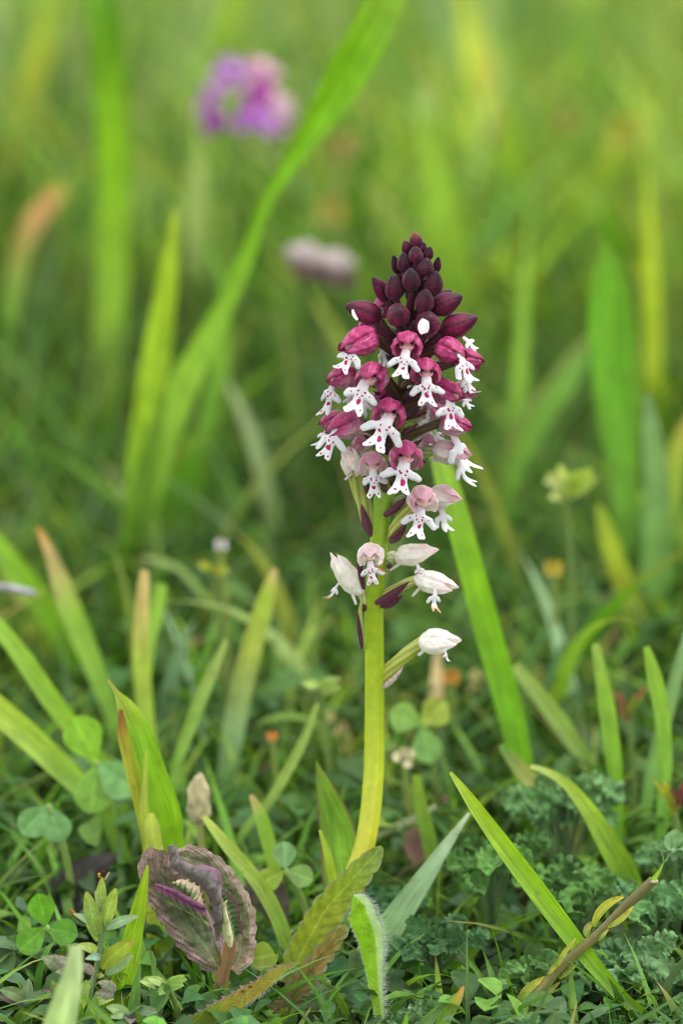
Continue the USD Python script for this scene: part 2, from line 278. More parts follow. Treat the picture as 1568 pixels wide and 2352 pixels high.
g6 = field(x, y, r.uniform(.025, .06, n), r.uniform(.0025, .005, n), r.uniform(.2, 1.1, n), [MIDG, BRIGHT, YEL, DEEP, DARKG, GLAUC, STRAW], S=9, seed=26)
x, y, r = scatter(9000, 1.9, 4.2, 13, .25); n = len(x)
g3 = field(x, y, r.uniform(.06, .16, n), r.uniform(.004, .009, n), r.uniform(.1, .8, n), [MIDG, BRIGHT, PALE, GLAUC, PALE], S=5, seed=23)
x, y, r = scatter(750, -.10, .07, 14, .05); n = len(x)
g8 = field(x, y, r.uniform(.010, .034, n) * np.clip(.45 + (y + .1) * 5, .3, 1.2), r.uniform(.0016, .0036, n), r.uniform(.2, 1.2, n), [MIDG, BRIGHT, DEEP, MIDG, DARKG, DEEP, MIDG, BRIGHT], S=8, seed=29)
x, y, r = scatter(700, -.10, .06, 14, .05); n = len(x)
g4 = field(x, y, r.uniform(.006, .024, n) * (1 + .6 * np.clip((y + .02) / .08, 0, 1)), r.uniform(.0008, .0026, n), r.uniform(.3, 1.4, n), [MIDG, DARKG, DARKG, DARKG, DARKG, DEEP], seed=24)
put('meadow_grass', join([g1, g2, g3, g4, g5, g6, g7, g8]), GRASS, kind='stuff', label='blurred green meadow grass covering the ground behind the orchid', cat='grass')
def leaflets(x, y, z, L, w, cols, seed):
    r = np.random.default_rng(seed); n = len(x); az = r.uniform(0, 2 * np.pi, n); el = r.normal(.25, .45, n)
    D = np.stack([np.cos(az) * np.cos(el), np.sin(az) * np.cos(el), np.sin(el)], 1); S = nz(np.stack([-np.sin(az), np.cos(az), r.normal(0, .35, n)], 1)); N = np.cross(D, S)
    t = np.array([0, .2, .45, .7, .9, 1.0]); pr = np.array([.12, .6, 1, .95, .55, .05])
    P = np.stack([x, y, z], 1)[:, None] + D[:, None] * (L[:, None] * t)[..., None] - np.array([0, 0, 1.0]) * (L[:, None] * .35 * t ** 2)[..., None]
    W = (w[:, None] * .5 * pr)[..., None]
    V = np.stack([P - S[:, None] * W + N[:, None] * W * .35, P, P + S[:, None] * W + N[:, None] * W * .35], 2)
    base = np.asarray(cols)[r.integers(0, len(cols), n)] * r.uniform(.7, 1.25, (n, 1)) * r.normal(1, .05, (n, 3))
    C = np.broadcast_to(base[:, None, None], V.shape)
    F = (grid_faces(6, 3)[None] + (np.arange(n) * 18)[:, None, None]).reshape(-1, 3)
    return V.reshape(-1, 3), F, C.reshape(-1, 3), np.zeros((n * 18, 2))
x, y, r = scatter(2400, .03, .60, 31, p=1.2); n = len(x)
c1 = leaflets(x, y, hump(x, y) + r.uniform(.001, .018, n) * (1 + 1.3 * np.clip(y / .4, 0, 1)), r.uniform(.008, .022, n), r.uniform(.002, .0065, n), [DARKG, (.04, .115, .02), (.06, .15, .025), (.05, .12, .03), (.06, .14, .04), DARKG, (.15, .27, .04)], 32)
x, y, r = scatter(1700, -.10, .04, 33, .04); n = len(x)
c2 = leaflets(x, y, hump(x, y) + r.uniform(.0, .010, n), r.uniform(.004, .011, n), r.uniform(.003, .006, n), [DARKG, (.06, .16, .05), (.08, .15, .07), MIDG, (.05, .11, .03)], 34)
x, y, r = scatter(200, .0, .7, 35); n = len(x)
c3 = leaflets(x, y, hump(x, y) + r.uniform(.0, .02, n), r.uniform(.006, .016, n), r.uniform(.002, .006, n), [STRAW, RUST, (.12, .07, .045), (.2, .12, .08), (.3, .25, .2)], 36)
put('ground_cover', join([c1, c2, c3]), LEAF, kind='stuff', label='low green leaves and herbs between the grass', cat='ground cover')

# ================================================================ the orchid
ORC = at(718, 2225, -.018); ORC[2] = 0
orchid = thing('burnt_orchid', 'flowering orchid spike with dark maroon buds above magenta and white spotted flowers', 'orchid', ORC)
R1 = lambda x, y: (688.9 + .2929 * x, 505.2 + .2929 * y)
R2 = lambda x, y: (688.9 + .2929 * x, 803.7 + .2929 * y)
R3 = lambda x, y: (688.9 + .2929 * x, 1062.1 + .2929 * y)
U = .2929 * .0871e-3 * .98                                       # metres of one zoom unit at the orchid
AX = np.array([(954, 549, 8, 0), (948, 630, 14, 0), (941, 710, 20, 0), (923, 892, 30, 0), (894, 1111, 38, 0), (879, 1150, 42, 0), (870.5, 1238, 44, 0), (858, 1414, 45, 0), (859, 1560, 46, -.001), (858.5, 1726, 49, -.004), (852, 1843, 50, -.008), (839, 1931, 49, -.011), (812, 2010, 48, -.013), (778, 2080, 46, -.015), (738, 2160, 44, -.017), (715, 2245, 42, -.018)], float)
def axis(py, Y=None):
    px = np.interp(py, AX[:, 1], AX[:, 0]); return at(px, py, np.interp(py, AX[:, 1], AX[:, 3]))
ap = np.array([[*at(a, b, d), w * .5 * unit_at(at(a, b, d))] for a, b, w, d in AX])
ap[6:, 3] *= .94
Q = spline(ap, 90); zz = Q[:, 2]
tt = np.linspace(0, 1, 90)
sc = np.stack([np.interp(tt, [0, .12, .22, .32, .5, .7, .85, 1], c) for c in zip((.10, .018, .03), (.05, .015, .02), (.07, .10, .02), (.19, .33, .03), (.27, .40, .012), (.33, .41, .012), (.42, .41, .03), (.24, .28, .06))], 1)
stem = tube(Q[:, :3], Q[:, 3], sc, sides=40, ridges=5, rdepth=.055, twist=.5)
put('stem', stem, STEM, orchid)
MAG, WINE, DKB, PNK, WHT, CREAM = (.36, .024, .120), (.135, .007, .038), (.030, .009, .015), (.62, .30, .40), (.86, .86, .86), (.80, .80, .66)
VD = FWD
def frame(yaw, pitch, roll=0):
    y_, p_ = math.radians(yaw), math.radians(pitch)
    f = np.array([math.sin(y_) * math.cos(p_), -math.cos(y_) * math.cos(p_), -math.sin(p_)])
    s = nz(np.cross([0, 0, 1.0], -f)); s = nz(np.cross(f, [0, 0, 1.0])); u = np.cross(s, f); ro = math.radians(roll)
    return s * math.cos(ro) + u * math.sin(ro), f, u * math.cos(ro) - s * math.sin(ro)
def bud(c, L, W, axis_dir, seed, dark=1.0, red=0.0, bent=.0):
    """A closed bud: three sepals meeting in seams, drawn to a blunt beak."""
    r = np.random.default_rng(seed); f = nz(axis_dir); s = nz(np.cross(f, [.1, .95, .2])); u = np.cross(s, f)
    nu, nv = 44, 60; t = np.linspace(0, 1, nu)[:, None]; a = np.linspace(0, 2 * np.pi, nv, endpoint=False)[None] + r.uniform(0, 6.3)
    rad = np.sin(np.pi * t ** .76 * .985) ** .74; rad[0] = rad[-1] = .02
    seam = np.abs(np.sin(1.5 * a)) ** .5; rib = np.exp(-((np.cos(1.5 * a)) / .16) ** 2)
    rr = rad * (.86 + .14 * seam * sm(0, .3, t)) + .05 * rib * rad + .012 * np.cos(9 * a) * rad
    V = (s * np.cos(a)[..., None] + u * np.sin(a)[..., None]) * (rr * W / 2)[..., None] + f * ((t - .5) * L)[..., None]
    V = V + s * (bent * L * (t - .4) ** 2)[..., None]
    V = V * (1 + .06 * (meshkit.fbm(V / (W * .35) + seed, 3, seed) - .5))[..., None]
    lo, hi = mixc((.011, .005, .009), (.065, .006, .022), 1 - dark), mixc((.046, .005, .016), (.22, .011, .062), 1 - dark ** .8)
    nse = meshkit.fbm(V / (W * .22) + seed * 3, 3, seed)
    k = np.clip(seam ** 1.8 * sm(0, .35, t) * (1 - sm(.66, .95, t)) * 1.25 + (nse - .5) * 1.2 - .12 * np.cos(9 * a), 0, 1) * (1 - .95 * np.exp(-((np.cos(1.5 * a)) / .24) ** 2))
    C = mixc(np.broadcast_to(lo, V.shape), np.broadcast_to(hi, V.shape), k)
    if red: C = mixc(C, np.broadcast_to((.40, .10, .07), V.shape), np.broadcast_to(red * sm(.55, 1, t), k.shape))
    return (V + c).reshape(-1, 3), grid_faces(nu, nv, True), C.reshape(-1, 3)
def bract(a, b, w, col, seed=0, bow=.12):
    a, b = np.asarray(a), np.asarray(b); m = (a + b) / 2 + np.array([0, -1, -.6]) * np.linalg.norm(b - a) * bow
    return leaf([a, m, b], w, w, col, nu=26, nv=9, fold=-.5, shape=lambda t: np.clip(np.sin(np.pi * np.clip(t * .88 + .12, 0, 1)) ** .8, 0, 1) * (1 - .2 * t), noise=.06, seed=seed)
# buds: zoom centre x, y, width, length, lean in picture (degrees from up, + right), depth mm, darkness
BUDS = [(905, 152, 100, 118, 0, -1.0, .7, .45), (832, 214, 84, 112, -14, -.6, .8, .1), (958, 212, 70, 80, 22, -.9, .8, 0), (905, 270, 116, 128, 2, -3.2, .75, 0), (1004, 262, 82, 112, 16, -1.4, .9, 0),
        (748, 348, 76, 155, -14, .6, .95, 0), (812, 330, 112, 150, -8, -2.6, .92, 0), (980, 364, 136, 134, 14, -3.4, .85, 0), (1072, 352, 66, 132, 6, .2, .9, 0),
        (868, 464, 142, 178, -2, -4.6, .95, 0), (738, 528, 150, 196, -6, -3.6, .78, 0), (632, 538, 118, 214, -26, -1.0, .55, 0), (1048, 498, 142, 196, 12, -3.8, .85, 0), (972, 632, 146, 186, 8, -6.0, .8, 0),
        (1148, 652, 170, 236, 58, -2.2, .55, 0), (1110, 610, 120, 170, 48, 1.5, .35, 0), (770, 738, 178, 190, 4, -6.6, .55, 0), (500, 715, 170, 262, -66, -1.8, .35, 0), (1240, 820, 186, 268, 66, -2.4, .25, 0),
        (905, 352, 46, 110, 0, -3.4, 1.0, 0), (850, 400, 120, 150, -4, .5, 1.0, 0), (935, 440, 120, 160, 8, .8, 1.0, 0), (905, 320, 100, 130, 0, .6, 1.0, 0), (800, 440, 110, 160, -10, 2.0, .95, 0), (1010, 440, 110, 170, 14, 1.6, .95, 0), (880, 560, 120, 190, -6, .5, 1.0, 0), (960, 550, 120, 180, 10, 1.0, 1.0, 0), (700, 640, 130, 200, -40, 3.0, .4, 0), (1030, 640, 130, 200, 30, 3.0, .5, 0), (1000, 802, 190, 200, 4, -7.0, .5, 0)]
for i, (zx, zy, w, L, ln, dy, dk, rd) in enumerate(BUDS):
    px, py = R1(zx, zy); c = at(px, py, dy * 1e-3); l = math.radians(ln)
    tow = -.42 if abs(ln) < 40 else -.2
    if i == 16 or i == len(BUDS) - 1: tow = -1.3
    d = nz(RIGHT * math.sin(l) + np.array([0, 0, 1.0]) * math.cos(l) + np.array([0, tow, 0]))
    b = put('bud', bud(c, L * U * (1.22 if tow > -1 else 1.05), w * U * 1.07, d, 100 + i, dk, rd, r.normal(0, .08)), BUD, orchid)
    base = c - d * L * U * .46; ax = axis(py + 24 + 50 * (L > 150))
    if L > 105 and (i < 19 or i == len(BUDS) - 1):
        put('pedicel', tube([base, (base + ax) / 2 + [0, -.0006, -.0008], ax], [w * U * .20, w * U * .17, w * U * .2], mixc(DKB, (.10, .03, .03), .5), sides=10, n=12), BUD, b)
        if i > 5: put('bract', bract(ax + [0, -.001, -.0006], base + d * L * U * .16 + [0, -.0009, -.0012], w * U * .22, mixc(DKB, WINE, .25), i), BUD, b)
# the first white petal peeking out of the opening buds
def strip(pts, w, Y, col, n=16, th=.16):
    P = np.array([at(*R1(a, b), Y) for a, b in pts]); return leaf(P, w * U / 2, w * U / 2, col, nu=n, nv=7, fold=.25, shape=lambda t: np.sin(np.pi * (.12 + .76 * t)) ** .5)
put('white_petal', strip([(985, 780), (968, 835), (975, 888)], 92, -.0103, WHT), WHITE, orchid)
put('white_petal', strip([(412, 700), (425, 745), (452, 782)], 30, -.0040, WHT), WHITE, orchid)

# ---- flowers
def hood(c, L, W, yaw, pitch, roll, age, seed, q=.90, droop=.15, H=.95):
    """Helmet of three sepals over the throat: boat-shaped lobes with ridges, open in front and below."""
    s, f, u = frame(yaw, pitch, roll); nu, nv = 46, 73; r = np.random.default_rng(seed)
    ph = np.linspace(-1, 1, nv)[None] * math.radians(158); tt = np.linspace(0, 1, nu)[:, None]
    pd = np.degrees(ph)
    lobe = np.maximum.reduce([np.exp(-(pd / 40) ** 2), np.exp(-((pd - 96) / 36) ** 2), np.exp(-((pd + 96) / 36) ** 2)])
    smax = .70 + .30 * lobe - .20 * sm(118, 158, np.abs(pd))
    t = tt * smax
    rad = np.sin(np.pi * t ** .68 * q) ** .70; rad[0] = .03
    mid = np.maximum.reduce([np.exp(-(pd / 9) ** 2), np.exp(-((pd - 98) / 9) ** 2), np.exp(-((pd + 98) / 9) ** 2)])
    gro = np.exp(-((np.abs(pd) - 52) / 9) ** 2)
    rr = rad * (1 + .075 * mid * sm(.1, .5, t) - .17 * gro * sm(.1, .45, t)) * 1.04
    X = np.sin(ph) * rr * W / 2; Z = np.cos(ph) * rr * W / 2 * H; Y = (t - .5) * L + 0 * ph
    Z = Z - droop * L * np.clip(t - .45, 0, 1) ** 1.5 * (np.abs(pd) < 60) * np.cos(ph) ** 2
    fr_ = 1 - sm(28, 50, abs(yaw))
    X = X * (1 + (.10 + .30 * fr_) * sm(.6, 1, t) * sm(50, 75, np.abs(pd))); Z = Z - fr_ * .16 * W * sm(.5, 1, t) * sm(60, 95, np.abs(pd))
    V = X[..., None] * s + Z[..., None] * u + Y[..., None] * f
    V = V * (1 + (.24 + .16 * age) * (meshkit.fbm(V / (W * (.30 + .15 * age)) + seed * 1.7, 3, seed) - .5))[..., None] + c
    nse = meshkit.fbm((V - c) / (W * .2) + seed, 3, seed + 5)
    vein = np.maximum.reduce([np.exp(-((np.abs(pd) - k) / 3.2) ** 2) for k in (0, 16, 33, 72, 86, 98, 112, 128)]) * sm(.05, .3, t) * (1 - .3 * sm(.8, 1, t))
    top = sm(.15, .95, np.cos(ph) * .5 + .5 + .25 * sm(.5, 1, t))
    fresh_ = mixc(np.broadcast_to(MAG, V.shape), np.broadcast_to((.54, .12, .27), V.shape), np.clip((nse - .45) * 2.4 + .45 * (1 - top), 0, 1))
    fresh_ = mixc(fresh_, np.broadcast_to(WINE, V.shape), np.clip(.52 * vein + .8 * sm(.86, 1, tt + 0 * ph) + .65 * (1 - sm(0, .28, t)) + .5 * gro, 0, 1))
    old = mixc(np.broadcast_to((.92, .92, .86), V.shape), np.broadcast_to((.60, .12, .29), V.shape), np.clip((sm(.55, 1.0, top * .75 + .45 * sm(.3, .9, t)) * (1.45 - 1.30 * age) + (nse - .5) * .5) , 0, 1))
    old = mixc(old, np.broadcast_to((.42, .46, .14), V.shape), .18 * vein * (1 - sm(.5, .9, t)))
    C = mixc(fresh_, old, np.clip(1.5 * age - .32 * top + 0 * t, 0, 1))
    return V.reshape(-1, 3), grid_faces(nu, nv), C.reshape(-1, 3)
def cap(a, b, ra, rb): return unary_union([Point(a).buffer(ra, 12), Point(b).buffer(rb, 12)]).convex_hull
_lips = {}
def lip_shape(k):
    if k in _lips: return _lips[k]
    r = np.random.default_rng(900 + k); j = lambda s=.03: r.normal(0, s)
    arm = lambda sx: unary_union([cap((sx * .05, -.22), (sx * (.31 + j(.02)), -.37 + j()), .10, .123), cap((sx * .31, -.37), (sx * (.46 + j(.04)), -.52 + j(.05)), .125, .10)])
    leg = lambda sx: unary_union([cap((sx * .05, -.68), (sx * (.15 + j(.02)), -.86 + j(.03)), .13, .095), cap((sx * .15, -.86), (sx * (.22 + j(.03)), -.95 + j(.03)), .09, .055)])
    g = unary_union([cap((0, .04), (0, -.25), .15, .175), cap((0, -.25), (0, -.50), .175, .155), cap((0, -.50), (0, -.70), .155, .165), arm(1), arm(-1), leg(1), leg(-1)])
    g = g.buffer(.03, 8).buffer(-.06, 8).buffer(.03, 8).simplify(.0025)
    g = shapely.geometry.polygon.orient(g)
    cs = manifold3d.CrossSection([np.array(g.exterior.coords)[:-1]])
    m = manifold3d.Manifold.extrude(cs, .05).refine_to_length(.026).to_mesh()
    v, f = np.array(m.vert_properties[:, :3], float), np.array(m.tri_verts)
    d = shapely.distance(g.exterior, shapely.points(v[:, 0], v[:, 1]))
    v[:, 2] = np.where(v[:, 2] > .025, 1, -1) * (.042 * np.sin(np.pi / 2 * np.clip(d / .10, 0, 1)) + .012 * np.clip(d / .01, 0, 1) + .002)
    _lips[k] = (v, f, g); return _lips[k]
def lip_warp(v, curl, arms, k):
    x, y, z = v.T; z = z.copy()
    z += .10 * np.exp(-(x / .14) ** 2) * sm(.1, -.3, y) * 0 - arms * .55 * x ** 2 * sm(-1, -.55, -np.abs(y + .35) - .3)
    z += curl * np.clip(-y - .55, 0, 1) ** 2 * 1.6 - .22 * (1 - sm(-.30, .05, y)) * 0
    z -= .25 * sm(-.25, .05, y) * (y + .25)
    z += .03 * np.sin(7 * x + k) * np.abs(x)
    return np.stack([x, y, z], 1)
def make_lip(Tp, Bp, nyaw, k, wid=1.0, curl=.6, arms=.6, npitch=0, old=0.0, parent=None, spots=True):
    d = Tp - Bp; L = np.linalg.norm(d); a = d / L; _, f, _ = frame(nyaw, npitch); nrm = nz(f - a * np.dot(f, a)); s = np.cross(a, nrm)
    v, fc, g = lip_shape(k % 7); B = np.stack([s * wid, a, nrm])
    put_ = lambda q: (lip_warp(q, curl, arms, k) * L) @ B + Tp
    C = mixc(np.broadcast_to((.64, .64, .645), v.shape), np.broadcast_to((.64, .43, .51), v.shape), .5 * sm(-.22, .05, v[:, 1]))
    if old: C = mixc(C, np.broadcast_to((.50, .22, .07), v.shape), old * sm(-.62, -.95, v[:, 1]))
    put('lip', (put_(v), fc, C), WHITE, parent)
    if not spots: return
    r = np.random.default_rng(300 + k); ms = []
    sp = [(-.10, -.27, .022), (.11, -.26, .022), (-.07, -.37, .026), (.08, -.36, .024), (.01 + r.normal(0, .02), -.60 + r.normal(0, .03), .052), (-.15, -.87, .02), (.16, -.86, .02), (-.27, -.34, .018), (.28, -.33, .016), (.02, -.46, .016)]
    for (x0, y0, ra) in sp:
        if r.random() < .12 and ra < .04: continue
        x0 += r.normal(0, .018); y0 += r.normal(0, .018); ra *= r.uniform(1.1, 1.75)
        if not g.contains(Point(x0, y0).buffer(ra * .9)): continue
        an = np.linspace(0, 2 * np.pi, 14, endpoint=False); wob = 1 + .22 * np.sin(2 * an + r.uniform(0, 6)) + .1 * np.sin(3 * an + r.uniform(0, 6))
        rings = [np.stack([x0 + q * ra * wob * np.cos(an), y0 + q * ra * wob * np.sin(an) * 1.15], 1) for q in (.02, .55, 1)]
        p2 = np.vstack(rings); dd = shapely.distance(g.exterior, shapely.points(p2))
        zt = .042 * np.sin(np.pi / 2 * np.clip(dd / .10, 0, 1)) + .014 + np.repeat([.016, .013, .001], 14)
        ms.append((put_(np.c_[p2, zt]), grid_faces(3, 14, True), mixc((.26, .004, .055), (.36, .012, .12), np.repeat([0, .2, 1.0], 14))))
    if ms: put('lip_markings', join(ms), MARK, parent)
def flower(seed, R, hc, L, W, yaw, pitch, roll=0, age=0.0, dy=-9.0, lips=(), ov=None, q=None, spur=None, ovr=1.0, ovc=None, brc=None, label=None, ax_dy=46, droop=.15, brw=1.0, colm=True):
    """hc: hood centre, L W: its length and width in zoom units; lips: (throat, bottom, normal yaw, options)."""
    L, W = L * .96, W * .96
    if abs(yaw) > 38 or abs(pitch) > 38: L *= 1.10; W *= .95
    if q is None: q = .90 if abs(yaw) < 38 else .945
    c = at(*R(*hc), dy * 1e-3); s, f, u = frame(yaw, pitch, roll)
    h = put('flower', hood(c, L * U, W * U, yaw, pitch, roll, age, seed, q, droop), FADED if age > .55 else PETAL, orchid, label=label)
    back = c - f * L * U * .46
    py = R(*hc)[1]; a = axis(py + ax_dy) if ov is None else at(*R(*ov), 0)
    oc = ovc or (mixc((.060, .016, .020), (.13, .12, .03), .15 + .7 * age) if age < .5 else (.36, .42, .10))
    m = (a + back) / 2 + np.array([0, 0, -.0004]) + u * .0008
    k = np.linspace(0, 1, 22); P = spline([a, m, back + f * L * U * .05], 22)
    rad = ovr * W * U * np.interp(k, [0, .2, .6, .9, 1], [.13, .18, .19, .16, .16]) * (1.0 if age < .5 else 1.15)
    st = np.cos(6 * np.linspace(0, 2 * np.pi, 24, endpoint=False))[None] * .5 + .5 + 0 * k[:, None]
    oc = np.asarray(oc, float); oc = np.broadcast_to(oc, (22, 3)) if oc.ndim == 1 else np.stack([np.interp(k, np.linspace(0, 1, len(oc)), oc[:, j]) for j in range(3)], 1)
    put('ovary', tube(P, rad, oc[:, None] * (.6 + .55 * st[..., None]), sides=24, ridges=6, rdepth=.10, twist=1.6), STEM, h)
    put('bract', bract(a + [0, -.0012, -.0006], P[13] + [0, -.0016, -.0014], W * U * .19 * brw, brc or mixc(DKB, (.11, .03, .05), .7 if age > .3 else .3), seed), BUD, h)
    sp0 = c - f * L * U * .30 - u * W * U * .22; sd = nz(-u * .9 - f * .25) if spur is None else nz(at(*R(*spur), dy * 1e-3) - sp0)
    sl = .0021 if spur is None else np.linalg.norm(at(*R(*spur), dy * 1e-3) - sp0)
    put('spur', tube([sp0, sp0 + sd * sl * .5, sp0 + sd * sl], np.array([.085, .07, .05]) * W * U, mixc((.60, .22, .33), (.80, .78, .70), age), sides=12, n=10), WHITE, h)
    if colm:                                                      # pale column under the helmet
        put('column', ball(c + f * L * U * .16 - u * W * U * .02, (W * U * .20, L * U * .2, W * U * .17), mixc((.62, .30, .34), (.74, .62, .45), age * .6 + .3), 2, .15, seed, np.stack([s, f, u])), WHITE, h)
        for sx in (-1, 1):                                        # the two small petals pressed under the helmet
            pb = c - f * L * U * .02 + s * sx * W * U * .22; put('petal', leaf([pb, pb + f * L * U * .22 + u * W * U * .08, pb + f * L * U * .40 - s * sx * W * U * .12], W * U * .10, W * U * .10, mixc((.60, .22, .34), (.80, .70, .66), age), side=u, nu=14, nv=7, fold=.4), PETAL, h)
    for j, lp in enumerate(lips):
        (tx, ty), (bx, by), ny = lp[:3]; o = dict(lp[3]) if len(lp) > 3 else {}
        ty_, by_ = o.pop('dt', -3.5), o.pop('db', -4.0); rl = np.random.default_rng(seed * 7 + j); o.setdefault('curl', rl.uniform(.2, 1.3)); o.setdefault('arms', rl.uniform(.1, 1.3)); o['wid'] = o.get('wid', 1.0) * 1.05
        make_lip(at(*R(tx, ty), (dy + ty_) * 1e-3), at(*R(bx, by), (dy + by_) * 1e-3), ny, seed * 3 + j, parent=h, **o)
    return h
# upper whorl
flower(1, R1, (455, 962), 330, 262, -52, 12, 0, .05, -7.5, [((425, 1012), (322, 1196), -28, dict(wid=.95, dt=-2.5))], droop=.2)
flower(2, R1, (838, 985), 230, 238, -2, 6, 0, .05, -13, [((828, 1042), (792, 1236), -4, dict(wid=1.1, dt=-2.4, db=-3.6))], droop=.05)
flower(3, R1, (1185, 1030), 270, 230, 44, 10, 0, .03, -8, [((1268, 1075), (1330, 1285), 38, dict(wid=.85, dt=-2.6))], droop=.2)
flower(4, R1, (1330, 1105), 230, 210, 72, 0, 0, .05, -1, [((1285, 1290), (1375, 1385), 55, dict(wid=.8, dt=2, db=0))], droop=.1)
flower(5, R2, (330, 218), 250, 232, -66, 10, 0, .18, -2.5, [((250, 270), (205, 515), -40, dict(wid=.7, dt=0, db=-1))])
flower(6, R2, (560, 222), 270, 262, -18, 10, -4, .2, -11.5, [((500, 268), (418, 498), -14, dict(wid=1.1, dt=-2.2, db=-3.4))])
flower(7, R2, (985, 178), 235, 235, 4, 6, 0, .08, -12.5, [((992, 226), (992, 440), 2, dict(wid=1.12, dt=-2.2, db=-3.4))], droop=.05)
flower(8, R2, (1160, 336), 280, 225, 48, 8, 0, .08, -9, [((1180, 392), (1176, 632), 25, dict(wid=.95, dt=-2.5))])
flower(9, R2, (695, 505), 240, 262, -6, 6, 2, .16, -13.5, [((690, 535), (580, 778), -8, dict(wid=1.12, dt=-2.2, db=-3.6))], droop=.05)
flower(10, R2, (345, 605), 310, 250, -58, 12, 4, .26, -7, [((280, 632), (188, 860), -30, dict(wid=.9, dt=-2.4))])
flower(11, R2, (1225, 590), 270, 205, 68, 6, 0, .24, -4, [((1060, 640), (1105, 715), 40, dict(dt=5, db=5, spots=False))], colm=False)
flower(12, R2, (826, 842), 250, 262, 8, 8, 0, .30, -12, [((820, 885), (775, 1128), 2, dict(wid=1.15, dt=-2.2, db=-3.4))], droop=.08)
flower(13, R2, (572, 905), 220, 222, -6, 10, 0, .62, -9.5, [((572, 945), (585, 1152), -4, dict(wid=.92, dt=-2, db=-3, curl=1.0))])
flower(14, R2, (1190, 805), 300, 225, 70, 4, 0, .62, -3, [((1225, 690), (1300, 950), 48, dict(wid=.75, dt=-2, db=-2, spots=False)), ((1235, 880), (1320, 1065), 60, dict(wid=.6, dt=1, db=1, spots=False, curl=1.2))], ov=(870, 860), ovc=(.30, .36, .14), spur=(1025, 880))
flower(15, R2, (400, 872), 300, 175, -20, -62, -8, .80, -1.5, [], q=.965, ov=(565, 1430), ovr=1.75, ovc=(.36, .42, .09), spur=(352, 1020), label='faded pink spent flower standing upright on the left of the spike', brw=1.5, colm=False)
flower(16, R3, (958, 300), 250, 240, 14, 8, 0, .68, -8, [((945, 372), (908, 585), -2, dict(wid=1.1, dt=-2, db=-3, curl=1.2))], ov=(700, 590), ovc=(.42, .46, .10))
flower(17, R3, (1140, 268), 260, 200, 58, 2, 0, .75, -2, [((1115, 380), (1140, 545), 30, dict(wid=.95, dt=-1, db=-2, spots=False, curl=1.4))], ov=(720, 330), ovc=(.25, .30, .10))
flower(18, R3, (550, 728), 220, 205, -4, 8, 0, .85, -9, [((550, 800), (572, 962), -6, dict(wid=1.05, dt=-2, db=-3, old=.25))], ov=(590, 900), brw=1.0)
flower(19, R3, (362, 868), 430, 200, -48, -56, 0, 1.0, -3, [((290, 960), (232, 1078), -40, dict(wid=.45, old=.9, spots=False, curl=1.6))], q=.93, ov=(520, 1130), ovc=(.55, .60, .25), spur=(440, 1115), colm=False)
flower(20, R3, (905, 718), 360, 200, 66, -16, 0, .88, -1, [((925, 815), (950, 905), 20, dict(wid=.9, spots=True))], q=.93, ov=(680, 770), ovc=(.62, .64, .36), spur=(705, 845), colm=False)
flower(21, R3, (1060, 948), 340, 205, 62, 6, 0, .90, -4, [((1060, 1020), (1045, 1160), 20, dict(wid=.75, old=.9, spots=False, curl=1.4))], q=.90, ov=(620, 1085), ovc=(.46, .52, .14), spur=(880, 1050), brw=1.25)
flower(22, R3, (1090, 1408), 330, 236, 64, -8, 0, .97, -3, [((1140, 1480), (1155, 1565), 50, dict(wid=.5, spots=False))], q=.92, ov=(600, 1745), ovc=(.40, .46, .08), spur=(925, 1515), colm=False, brw=.7, brc=(.45, .34, .30), ovr=1.15)
flower(23, R1, (640, 690), 200, 170, -30, 10, 0, .25, 3, [((560, 830), (590, 905), -20, dict(dt=2, db=1, spots=False))], colm=False)
flower(24, R2, (960, 480), 230, 200, 40, 10, 0, .6, 5, [((900, 480), (870, 560), 10, dict(spots=False, dt=0))], colm=False)
flower(25, R2, (450, 370), 200, 180, -40, 10, 0, .3, 4, [((420, 330), (360, 425), -20, dict(spots=False)), ((440, 380), (420, 490), -10, dict(spots=False))], colm=False)
flower(26, R1, (1090, 900), 220, 190, 40, 10, 0, .25, 4, [((1300, 930), (1380, 1030), 60, dict(spots=False, dt=0, db=0))], colm=False)
flower(27, R2, (1290, 330), 200, 190, 66, 6, 0, .35, 2, [((1280, 380), (1340, 460), 40, dict(spots=False))], colm=False)
# florets deeper in the spike, half hidden
for sd, R, hc, yw, ag, dy, lp in ((31, R1, (620, 930), -35, .35, 1.5, ((640, 1010), (690, 1150))), (32, R1, (985, 905), 20, .3, 0, ((1000, 960), (1010, 1080))), (33, R2, (905, 110), -8, .3, -3, ((900, 160), (880, 290))), (34, R2, (640, 380), -30, .3, -1, ((520, 400), (500, 520))), (35, R2, (1080, 470), 30, .5, 0, ((1010, 520), (985, 650))), (36, R2, (480, 740), -40, .5, 0, ((480, 790), (510, 900))), (37, R2, (1010, 740), 35, .6, 1, ((1060, 700), (1090, 800))), (38, R1, (540, 830), -50, .3, 1.5, ((500, 840), (560, 930))), (39, R2, (1310, 120), 66, .2, -1, ((1290, 200), (1345, 330))), (40, R2, (250, 560), -66, .3, 0, ((200, 640), (150, 760)))):
    flower(sd, R, hc, 210, 175, yw, 10, 0, ag, dy, [(*lp, yw * .6, dict(wid=.85, spots=False, dt=-1.5, db=-1.5))], colm=False)
